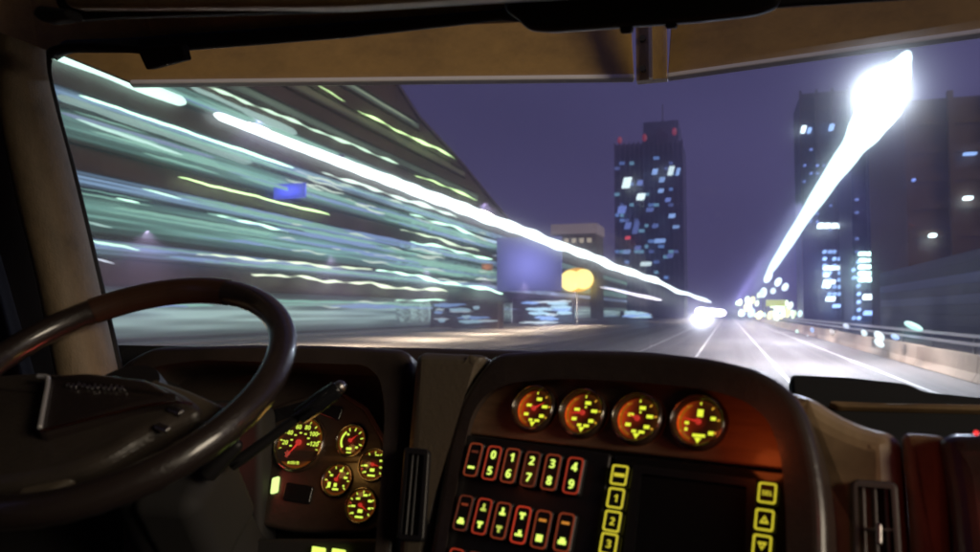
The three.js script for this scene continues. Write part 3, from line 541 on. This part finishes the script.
slab('trim_strip', dash, D, [[341, 391], [368, 407], [387, 440], [391, 472], [386, 530], [382, 530], [386, 472], [382, 441], [364, 410], [340, 394]], 0.004, 0.006, 0.001, M.wood, 0.004);
{ const p = slab('wood_panel', dash, D, [[196, 408], [205, 385], [245, 372], [262, 372], [262, 400], [230, 412]], -0.02, 0.03, 0.006, M.wood, 0.02); p.userData.label = 'glossy brown wooden strip behind the steering wheel'; }
slab('dash_top', dash, plane(2, 35, atDepth(500, 352, 1.2)), [[112, 460], [116, 366], [150, 346], [260, 343], [420, 345], [520, 348], [620, 350], [715, 360], [765, 376], [790, 410], [790, 470]], 0, 0.05, 0.012, M.dash, 0.03);
slab('knee_panel', dash, plane(0, 10, atDepth(80, 500, 1.25)), [[-200, 700], [-200, 430], [60, 400], [260, 400], [260, 700]], 0, 0.05, 0.01, M.matte, 0.03);
slab('centre_panel', dash, E_, [[413, 349], [488, 352], [468, 378], [453, 420], [440, 480], [420, 600], [390, 600]], 0.02, 0.14, 0.02, M.tanDark, 0.02);
// vents
function vent(pl, q, off, nv, nh, matF) {
  const slatM = matF;
  const [a, b, c, d] = q, v = slab('air_vent', dash, pl, q, off + 0.008, 0.02, 0.003, matF, 0.008, [[[a[0] + 3, a[1] + 4], [b[0] - 3, b[1] + 4], [c[0] - 3, c[1] - 4], [d[0] + 3, d[1] - 4]]], 0.005);
  const back = mesh('vent_back', slabGeo(pl, q, off - 0.002, 0.004, 0, 0.006), M.matte, v);
  const L = (p, r, t) => [p[0] + (r[0] - p[0]) * t, p[1] + (r[1] - p[1]) * t];
  for (let i = 1; i <= nv; i++) { const t = i / (nv + 1), p = L(a, b, t), r = L(d, c, t), A = pl.uv(p[0], p[1] + 3, off), B = pl.uv(r[0], r[1] - 3, off); mesh('slat', tube([V3(A.x, A.y, off + 0.003), V3(B.x, B.y, off + 0.003)], 0.0022, 6), slatM, v); }
  for (let i = 1; i <= nh; i++) { const t = i / (nh + 1), p = L(a, d, t), r = L(b, c, t), A = pl.uv(p[0] + 2, p[1], off), B = pl.uv(r[0] - 2, r[1], off); mesh('slat', tube([V3(A.x, A.y, off + 0.006), V3(B.x, B.y, off + 0.006)], 0.0015, 6), slatM, v); }
  return v;
}
vent(E_, [[404, 447], [429, 449], [423, 542], [396, 540]], 0.02, 4, 0, M.black);
// centre console: hood, fascia, switch panel, screen panel
slab('console_hood', dash, C, [[420, 600], [432, 520], [444, 450], [456, 405], [473, 376], [494, 351], [560, 347], [640, 348], [715, 356], [767, 370], [799, 397], [815, 440], [826, 500], [828, 600]], 0.026, 0.14, 0.013, M.dash, 0.03,
  [[[430, 590], [442, 520], [455, 452], [464, 412], [480, 388], [508, 374], [560, 369], [640, 372], [712, 379], [752, 391], [778, 412], [792, 446], [799, 500], [801, 590]]], 0.03);
const wm = M.wood.clone(); wm.color = RGB(0.27, 0.16, 0.09); wm.roughness = 0.42;
slab('gauge_fascia', dash, C, [[436, 430], [446, 392], [495, 372], [560, 366], [800, 392], [806, 472]], 0.0, 0.03, 0.003, wm, 0.02);
slab('switch_panel', dash, C, [[408, 600], [424, 500], [444, 431], [611, 453], [600, 530], [594, 600]], 0.006, 0.03, 0.004, M.black, 0.006);
slab('screen_panel', dash, C, [[614, 454], [806, 474], [810, 600], [598, 600], [604, 530]], 0.006, 0.03, 0.004, M.gloss, 0.006);
slab('screen', dash, C, [[636, 468], [752, 482], [748, 600], [622, 600]], 0.003, 0.004, 0.001, std(RGB(0.03, 0.026, 0.03), 0.3), 0.004);
slab('screen_bezel', dash, C, [[632, 464], [757, 479], [753, 598], [618, 598]], 0.009, 0.006, 0.0015, M.black, 0.004, [[[640, 472], [748, 485], [745, 592], [628, 592]]], 0.004);
// rocker switches
const pxm = (pl, x, y, off) => pl.uv(x + 10, y, off).distanceTo(pl.uv(x, y, off)) / 10; // metres to a photo pixel here
const swW = 0.0235, swH = 0.047;
const swBody = new RoundedBoxGeometry(swW, swH, 0.014, 3, 0.004), swRing = ring(swW * 0.92, swH * 0.95, 0.006, 0.0018, 0.001);
function icon(k) { // little lit pictograms
  const b = (x0, x1, y0, y1) => { const g = boxAt(x0, x1, y0, y1, 0, 0.0006); return g; };
  const parts = [[b(-0.005, 0.005, -0.0035, 0.001), b(-0.003, 0.003, 0.001, 0.004)], [b(-0.004, 0.004, -0.004, -0.001), b(-0.0015, 0.0015, -0.001, 0.005)], [b(-0.004, 0.004, 0.001, 0.004), b(-0.0015, 0.0015, -0.004, 0.001)],
    [b(-0.005, 0.005, -0.003, -0.0005), b(-0.001, 0.003, -0.0005, 0.004)], [b(-0.0042, 0.0042, -0.004, 0.004)], [b(-0.005, 0.005, -0.0015, 0.0015)]];
  return mergeGeometries(parts[k]);
}
function rocker(x, y, up, low, frameMat) {
  const s = mesh('rocker_switch', swBody, M.black, dash); put(s, dash, C, x, y, 0.008);
  const f = mesh('frame', swRing, frameMat, s); f.position.z = 0.0068;
  for (const [g, dy, m] of [[up[0], 0.0105, up[1]], [low[0], -0.0105, low[1]]]) if (g) { const q = mesh('symbol', g, m, s); q.position.set(0, dy, 0.0077); }
}
const dg = Array.from({ length: 10 }, (_, i) => glyph(String(i), 0.0105));
const X1 = [[476, 461], [494.5, 464.3], [513, 467], [533, 470.5], [553.5, 473.6], [575.5, 477]], X2 = [[466, 514], [484.8, 517.5], [503.8, 521.8], [523.5, 526], [543.8, 530.5], [566.6, 533.5]];
const frames = [REDG, REDB, REDG, REDS, REDG, REDB];
X1.forEach(([x, y], i) => rocker(x, y, i ? [dg[i - 1], LIT] : [icon(5), REDS], i ? [dg[i + 4], LIT] : [icon(5), LIT], frames[i]));
const ic = [[[5, REDG], [0, LIT]], [[1, LITD], [2, LIT]], [[1, LIT], [2, LITD]], [[2, LIT], [3, LIT]], [[5, glow(0.7, 0.25, 0.03, 0.7)], [4, LIT]], [[5, glow(0.7, 0.25, 0.03, 0.7)], [0, LIT]]];
X2.forEach(([x, y], i) => rocker(x, y, [icon(ic[i][0][0]), ic[i][0][1]], [icon(ic[i][1][0]), ic[i][1][1]], [REDS, REDB, REDG, glow(0.9, 0.06, 0.02, 0.4), REDG, REDG][i]));
X2.forEach(([x, y], i) => { const [dx, dy] = [X2[i][0] - X1[i][0], X2[i][1] - X1[i][1]]; rocker(x + dx * 0.95, y + dy * 1.02, [icon(i % 3), LITD], [icon(4), LITD], [REDB, REDS, REDG, REDS, REDG, REDS][i]); });
// square lit buttons beside the screen
const YEL = glow(0.85, 0.72, 0.04, 0.62);
function button(x, y, wpx, g) {
  const w = wpx * pxm(C, x, y, 0.01), b = mesh('push_button', new RoundedBoxGeometry(w, w * 1.15, 0.008, 3, 0.002), M.black, dash); put(b, dash, C, x, y, 0.007);
  const f = mesh('frame', ring(w, w * 1.15, w * 0.16, w * 0.1, 0.0008), YEL, b); f.position.z = 0.0042;
  if (g) { const q = mesh('symbol', g, YEL, b); q.position.z = 0.0042; }
}
const tri = (r, dn) => { const s = new THREE.Shape(), t = new THREE.Path(), k = dn ? -1 : 1; for (const [p, q] of [[s, r], [t, r * 0.42]]) { p.moveTo(-q, -q * 0.75 * k); p.lineTo(q, -q * 0.75 * k); p.lineTo(0, q * 0.95 * k); p.closePath(); } s.holes.push(t); return new THREE.ExtrudeGeometry(s, { depth: 0.0006, bevelEnabled: false }); };
button(620.6, 476, 16.5, mergeGeometries([boxAt(-0.0068, 0.0068, -0.002, 0.002, 0, 0.0006)])); button(617, 499, 16.5, glyph('1', 0.0085)); button(613.6, 522, 16.8, glyph('2', 0.0085)); button(610, 544.5, 17, glyph('3', 0.0085));
button(768, 494, 18.5, glyph('SEL', 0.005)); button(765.2, 520.8, 19, tri(0.0048, false)); button(762.8, 546.5, 19, tri(0.0048, true));
// round gauges
function dialTex(kind) {
  const n = 256, cv = document.createElement('canvas'); cv.width = cv.height = n; const g = cv.getContext('2d');
  g.fillStyle = '#0a0502'; g.fillRect(0, 0, n, n); g.translate(n / 2, n / 2);
  g.strokeStyle = '#4a2605'; g.lineWidth = 7; g.beginPath(); g.arc(0, 0, 119, 0, 7); g.stroke();
  { const gr = g.createRadialGradient(0, 0, 10, 0, 0, 122); gr.addColorStop(0, '#4a0c04'); gr.addColorStop(0.35, '#1a0803'); gr.addColorStop(0.8, '#241004'); gr.addColorStop(1, kind.length === 1 ? '#3a1a05' : '#5a2a06'); g.fillStyle = gr; g.beginPath(); g.arc(0, 0, 122, 0, 7); g.fill(); if (kind.length === 1) { const lg = g.createLinearGradient(-122, 0, 40, 0); lg.addColorStop(0, 'rgba(210,70,12,0.95)'); lg.addColorStop(0.5, 'rgba(120,30,6,0.55)'); lg.addColorStop(1, 'rgba(40,8,2,0)'); g.fillStyle = lg; g.beginPath(); g.arc(0, 0, 122, 0, 7); g.fill(); } }
  const lit = kind.length === 1 ? '#d8e23a' : '#d2ee50'; g.fillStyle = lit; g.textAlign = 'center'; g.textBaseline = 'middle';
  const tick = (deg, r0, r1, w, c = lit) => { g.save(); g.rotate((deg * Math.PI) / 180); g.fillStyle = c; g.fillRect(-w / 2, -r1, w, r1 - r0); g.restore(); };
  const word = (s, x, y, px) => { g.font = 'bold ' + px + 'px sans-serif'; g.fillText(s, x, y); };
  const bar = (x, y, w, h, c = lit) => { g.fillStyle = c; g.fillRect(x - w * 0.42, y - h * 0.38, w * 0.84, h * 0.76); };
  if (kind === 'speed') {
    for (let i = 0; i <= 12; i++) tick(-128 + i * 21.2, 100, 114, i % 2 ? 4 : 6);
    for (let i = 0; i <= 7; i++) { const a = ((-128 + i * 36.5) * Math.PI) / 180; word(String(i * 20), Math.sin(a) * 82, -Math.cos(a) * 82, 30); }
    for (let i = 0; i <= 6; i++) { const a = ((-110 + i * 34) * Math.PI) / 180; bar(Math.sin(a) * 50, -Math.cos(a) * 50, 17, 9); }
    word('MPH', 0, 66, 20); word('km/h', -8, 96, 26);
  } else if (kind === 'fuel') {
    g.strokeStyle = lit; g.lineWidth = 17; g.beginPath(); g.arc(0, 0, 92, Math.PI * 0.78, Math.PI * 1.28); g.stroke();
    for (let i = 0; i < 5; i++) tick(-20 + i * 32, 84, 112, 9); bar(-6, 66, 60, 26); bar(0, 98, 56, 14); bar(62, 52, 30, 20); bar(-40, -52, 26, 22);
  } else if (kind === 'temp') {
    for (let i = 0; i < 8; i++) tick(-130 + i * 37, 92, 114, 9); bar(-66, 44, 34, 58); bar(-62, -34, 34, 22); bar(20, -76, 34, 26); bar(74, -22, 40, 22); bar(0, 76, 66, 22); bar(-8, 42, 34, 38); bar(70, 44, 22, 18);
  } else if (kind === 'oil') {
    for (let i = 0; i < 9; i++) tick(-130 + i * 32.5, 94, 114, 9); bar(-70, 10, 44, 20); bar(-40, -50, 44, 20); bar(20, -80, 46, 22); bar(70, -38, 42, 22); bar(76, 18, 30, 20); bar(0, 44, 50, 34); bar(0, 90, 84, 20); bar(-62, 64, 22, 18);
  } else { // centre gauges
    for (let i = 0; i < 7; i++) tick(-120 + i * 40, 98, 114, 9, i === 3 ? lit : '#c9962a');
    if (kind === 'd') { bar(2, -52, 40, 56); bar(76, -26, 34, 26); bar(72, 56, 34, 28); bar(-66, 8, 28, 22); bar(-66, 44, 20, 24); bar(8, 74, 84, 22); }
    else { bar(20, -66, 46, 28); bar(-46, -22, 44, 24); bar(70, -18, 48, 26); bar(-54, 38, 40, 26); bar(60, 44, 40, 28); bar(-12, 74, 34, 22); bar(34, 76, 44, 22); if (kind !== 'a') bar(10, -40, 14, 18); }
    g.fillStyle = lit; g.beginPath(); g.moveTo(-16, 86); g.lineTo(26, 86); g.lineTo(5, 118); g.fill();
    g.strokeStyle = '#7a4608'; g.lineWidth = 12; g.beginPath(); g.arc(0, 0, 104, Math.PI * 0.62, Math.PI * 1.35); g.stroke();
  }
  const t = new THREE.CanvasTexture(cv); t.colorSpace = THREE.SRGBColorSpace; return t;
}
const needleM = glow(0.85, 0.03, 0.02, 0.8), bezelM = std(RGB(0.05, 0.03, 0.022), 0.25), ringM = std(RGB(0.5, 0.45, 0.42), 0.15, { metalness: 1 }), cupM = std(RGB(0.35, 0.1, 0.05), 0.35, { emissive: RGB(0.55, 0.09, 0.015), emissiveIntensity: 0.6 });
function gauge(name, pl, x, y, hpx, kind, needleDeg, deep) {
  const k = pl.uv(x, y - hpx / 2, 0.006).distanceTo(pl.uv(x, y + hpx / 2, 0.006)) / 2, R = k;
  const L = deep ? [[0.8, -0.02], [0.84, 0.1], [0.9, 0.26], [0.96, 0.3], [1.03, 0.24], [1.07, 0.1], [1.08, -0.02]] : [[0.9, -0.02], [0.92, 0.06], [0.96, 0.12], [1, 0.12], [1.05, 0.06], [1.06, -0.02]];
  const bz = mesh(name, new THREE.LatheGeometry(L.map(([r, h]) => new THREE.Vector2(r * R, h * R)), 48).rotateX(Math.PI / 2), bezelM, dash); put(bz, dash, pl, x, y, 0.001);
  const em = std(RGB(0.03, 0.02, 0.015), 0.45, { emissiveMap: dialTex(kind), emissive: RGB(1, 1, 1), emissiveIntensity: 1.15 });
  mesh('dial', new THREE.CircleGeometry(R * (deep ? 0.86 : 0.94), 48).translate(0, 0, 0.001), em, bz);
  mesh('chrome_ring', new THREE.TorusGeometry(R * (deep ? 0.965 : 0.985), R * 0.03, 10, 56).translate(0, 0, R * (deep ? 0.295 : 0.125)), ringM, bz);
  if (deep) mesh('cup', new THREE.CylinderGeometry(R * 0.9, R * 0.85, R * 0.2, 40, 1, true).rotateX(Math.PI / 2).translate(0, 0, R * 0.12), cupM, bz);
  const nd = mesh('needle', new THREE.ConeGeometry(R * 0.045, R * 0.72, 6).translate(0, R * 0.26, 0), needleM, bz); nd.position.z = 0.004; nd.rotation.z = (-needleDeg * Math.PI) / 180;
  mesh('needle_cap_light', new THREE.CylinderGeometry(R * 0.09, R * 0.11, 0.004, 20).rotateX(Math.PI / 2).translate(0, 0, 0.005), glow(0.6, 0.03, 0.02, 0.7), bz);
  mesh('cover_glass', new THREE.SphereGeometry(R * 1.9, 40, 10, 0, Math.PI * 2, 0, 0.511).rotateX(Math.PI / 2).translate(0, 0, R * ((deep ? 0.24 : 0.1) - 1.657)), M.glass, bz);
  return bz;
}
gauge('gauge', C, 535, 409, 44, 'a', 60, true); gauge('gauge', C, 583.5, 413.5, 47, 'b', -95, true); gauge('gauge', C, 638, 419, 50, 'c', -70, true); gauge('gauge', C, 699, 422.5, 53, 'd', -80, true);
gauge('speedometer', D, 300, 443, 54, 'speed', 215, false); gauge('gauge', D, 351.5, 441, 32, 'fuel', 50, false); gauge('gauge', D, 373.5, 465, 32, 'oil', 100, false); gauge('gauge', D, 337.5, 480, 33, 'temp', 20, false); gauge('gauge', D, 361.5, 505.5, 35, 'oil', 120, false);
gauge('gauge', D, 257, 436, 30, 'temp', 40, false);
// passenger side
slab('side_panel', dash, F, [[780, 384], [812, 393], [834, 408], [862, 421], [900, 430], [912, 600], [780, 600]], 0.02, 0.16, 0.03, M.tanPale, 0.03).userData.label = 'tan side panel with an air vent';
slab('side_panel', dash, F, [[901, 430], [946, 434], [953, 600], [913, 600]], 0.02, 0.16, 0.012, M.tan, 0.01);
slab('glovebox_lid', dash, F, [[939, 436], [952, 430], [1100, 424], [1110, 600], [958, 600], [950, 500]], 0.045, 0.16, 0.022, M.dash, 0.03);
vent(F, [[851, 479], [897, 482], [903, 580], [854, 580]], 0.022, 3, 1, M.ventGrey);
{ const p = F.uv(879, 534, 0.035), k = mesh('vent_knob', new THREE.CapsuleGeometry(0.003, 0.016, 6, 12), M.satin, dash); k.position.copy(F.pt(p.x, p.y, 0.035)).sub(dash.position); k.quaternion.copy(F.q); }
{ // ledge under the windscreen at the passenger side
  const g = plane(0, 20, atDepth(900, 385, 1.12));
  slab('dash_ledge', dash, g, [[790, 374], [850, 377], [908, 383], [924, 391], [1000, 399], [1100, 406], [1100, 470], [800, 470]], 0, 0.05, 0.006, M.rubber, 0.01);
  slab('ledge_lip', dash, plane(0, 45, atDepth(900, 405, 1.0)), [[828, 401.5], [1000, 404], [1100, 404], [1100, 411], [1000, 410], [838, 406]], 0, 0.012, 0.003, M.tan, 0.004);
  slab('ledge_well', dash, plane(0, 30, atDepth(900, 420, 0.98)), [[826, 405], [1100, 409], [1100, 470], [836, 470]], -0.02, 0.02, 0, M.rubber, 0.01);
  const p = atDepth(976, 433, 0.72), l = new THREE.SphereGeometry(0.0022, 10, 8); l.translate(p.x, p.y, p.z); wmesh('warning_led', l, glow(0.9, 0.03, 0.03, 1.5), dash);
}
lamp(C.pt(...Object.values(C.uv(760, 452, 0)).slice(0, 2), 0.06), RGB(1, 0.16, 0.03), 0.0035);
lamp(C.pt(...Object.values(C.uv(520, 470, 0)).slice(0, 2), 0.05), RGB(1, 0.2, 0.05), 0.0012);
lamp(D.pt(...Object.values(D.uv(345, 460, 0)).slice(0, 2), 0.06), RGB(1, 0.5, 0.12), 0.0035);
lamp(D.pt(...Object.values(D.uv(235, 470, 0)).slice(0, 2), 0.1), RGB(1, 0.12, 0.08), 0.006);
{ const l = new THREE.SpotLight(RGB(1, 0.08, 0.06), 0.003, 0, 0.9, 0.6, 2); l.position.copy(atDepth(972, 452, 0.6)); l.target.position.copy(atDepth(925, 520, 0.82)); l.castShadow = true; scene.add(l, l.target); } // the red warning light shining down on the panel

// ---------------------------------------------------------------- steering wheel, column, lever
{
  const c = V3(-0.736, -0.086, -0.768), az = 0.082, el = 0.974;
  const N = V3(Math.sin(az) * Math.cos(el), Math.sin(el), Math.cos(az) * Math.cos(el)), Rr = V3(0, 1, 0).cross(N).normalize(), Uu = N.clone().cross(Rr);
  const q = new THREE.Quaternion().setFromRotationMatrix(new THREE.Matrix4().makeBasis(Rr, Uu, N));
  const t = thing('steering_wheel', c, 'dark glossy steering wheel with chrome emblem and trim on its hub', 'steering wheel'); t.quaternion.copy(q);
  const rim = new THREE.TorusGeometry(0.211, 0.0178, 24, 120), pa = rim.attributes.position; // finger grips on the far side of the rim
  for (let i = 0; i < pa.count; i++) { const x = pa.getX(i), y = pa.getY(i), z = pa.getZ(i), w = Math.atan2(y, x), r = Math.hypot(x, y), s = z < 0 ? 1 + 0.06 * Math.sin(w * 46) : 1; pa.setZ(i, z * s * 1.05); }
  rim.computeVertexNormals(); mesh('rim', rim, M.leather, t);
  const wi = new THREE.TorusGeometry(0.211, 0.0196, 20, 50, 1.0); wi.rotateZ(1.32); mesh('wood_insert', wi, M.wood, t);
  const wp = (x, y, off = 0) => { const r = ray(x, y), k = (N.dot(c) + off) / N.dot(r); const p = r.multiplyScalar(k).sub(c); return new THREE.Vector2(p.dot(Rr), p.dot(Uu)); };
  const wslab = (name, pts, off, thick, bevel, mat, r) => { const s = roundPath(pts.map(([x, y]) => wp(x, y, off)), r), g = new THREE.ExtrudeGeometry(s, { depth: thick - 2 * bevel, bevelEnabled: true, bevelThickness: bevel, bevelSize: bevel, bevelOffset: -bevel, bevelSegments: 6, curveSegments: 10 }); g.translate(0, 0, off - thick + bevel); return mesh(name, g, mat, t); };
  wslab('hub', [[-60, 380], [20, 368], [90, 370], [150, 374], [190, 392], [206, 408], [150, 430], [100, 462], [30, 480], [-60, 490]], 0.0, 0.06, 0.018, M.hub, 0.04);
  wslab('horn_pad', [[44, 374], [90, 371], [148, 378], [182, 397], [140, 404], [86, 420], [36, 434]], 0.014, 0.03, 0.008, M.leather, 0.012);
  wslab('spoke', [[150, 376], [188, 388], [232, 408], [214, 426], [190, 418], [160, 430], [150, 420]], -0.012, 0.024, 0.008, M.tanDark, 0.02);
  wslab('spoke', [[-70, 400], [-30, 395], [0, 420], [-20, 470], [-80, 480]], -0.012, 0.024, 0.008, M.hub, 0.02);
  wslab('spoke', [[70, 446], [96, 440], [78, 476], [40, 496], [10, 500], [20, 486], [50, 474]], -0.012, 0.02, 0.007, M.tanDark, 0.012);
  const cp = (P, rr, mat, nm) => mesh(nm, tube(new THREE.CatmullRomCurve3(P.map(([x, y]) => { const v = wp(x, y, 0.017); return V3(v.x, v.y, 0.017); }), false, 'centripetal').getPoints(40), rr, 8), mat, t);
  cp([[38, 376], [47, 377], [48, 382], [45, 400], [42, 416], [40, 428]], 0.003, M.trim, 'chrome_trim');
  cp([[40, 431], [60, 426], [110, 414], [150, 405], [178, 402], [192, 404]], 0.0018, std(RGB(0.5, 0.2, 0.15), 0.25, { metalness: 1 }), 'chrome_trim');
  // script emblem: a row of small raised chrome strokes
  for (let i = 0; i < 11; i++) { const x = 68 + i * 5.4, y = 385 + Math.sin(i * 1.9) * 1 + i * 0.35; cp([[x - 1.8, y + 1.5], [x, y - 1.6 - (i % 3) * 0.7], [x + 1.7, y + 0.8], [x + 3.2, y + 1.6]], 0.0009, M.satin, 'emblem_letter'); }
  for (const [x, y] of [[176, 411], [163, 428]]) { const v = wp(x, y, 0.002), k = mesh('wheel_button', new RoundedBoxGeometry(0.022, 0.008, 0.006, 3, 0.002), M.satin, t); k.position.set(v.x, v.y, 0.002); k.rotation.z = -0.35; }
  // column shroud
  const col = thing('steering_column', c.clone().addScaledVector(N, -0.1), 'dark steering column cover below the wheel', 'steering column'); col.quaternion.copy(q);
  mesh('shroud', new THREE.CylinderGeometry(0.062, 0.085, 0.3, 28).rotateX(Math.PI / 2).translate(0.01, 0, -0.1), M.matte, col);
  mesh('collar', new THREE.CylinderGeometry(0.05, 0.06, 0.05, 28).rotateX(Math.PI / 2).translate(0, 0, 0.06), M.black, col);
  const sh = mesh('side_cover', new RoundedBoxGeometry(0.1, 0.12, 0.14, 4, 0.025), M.matte, col); sh.position.set(0.055, -0.02, -0.1);
  // lever
  const a = atDepth(232, 466, 0.98), b = atDepth(340, 387, 0.98), lv = thing('column_lever', a, 'straight lever with a thick grip sticking out right of the steering wheel', 'lever');
  const P = [], r = []; for (const [s, w] of [[0, 0.007], [0.1, 0.008], [0.55, 0.0065], [0.62, 0.0065], [0.63, 0.0115], [0.8, 0.0125], [0.97, 0.0115], [1, 0.007]]) { P.push(a.clone().lerp(b, s)); r.push(w); }
  wmesh('grip', tube(P.slice(4), r.slice(4), 18), M.gloss, lv); wmesh('shaft', tube(P.slice(0, 5), r.slice(0, 4).concat(0.0065), 14), M.black, lv);
  const tip = new THREE.SphereGeometry(0.0085, 14, 10); tip.scale(1, 1, 1); tip.translate(b.x, b.y, b.z); wmesh('end_cap', tip, M.satin, lv);
  const a2 = atDepth(205, 478, 0.95), b2 = atDepth(240, 442, 0.95), lv2 = thing('column_lever', a2, 'short dark lever with a light edge beside the column, lower left of the speedometer', 'lever');
  wmesh('grip', tube([a2, a2.clone().lerp(b2, 0.1), a2.clone().lerp(b2, 0.9), b2], [0.005, 0.011, 0.009, 0.005], 14), M.black, lv2);
}
renderer.render(scene, camera);
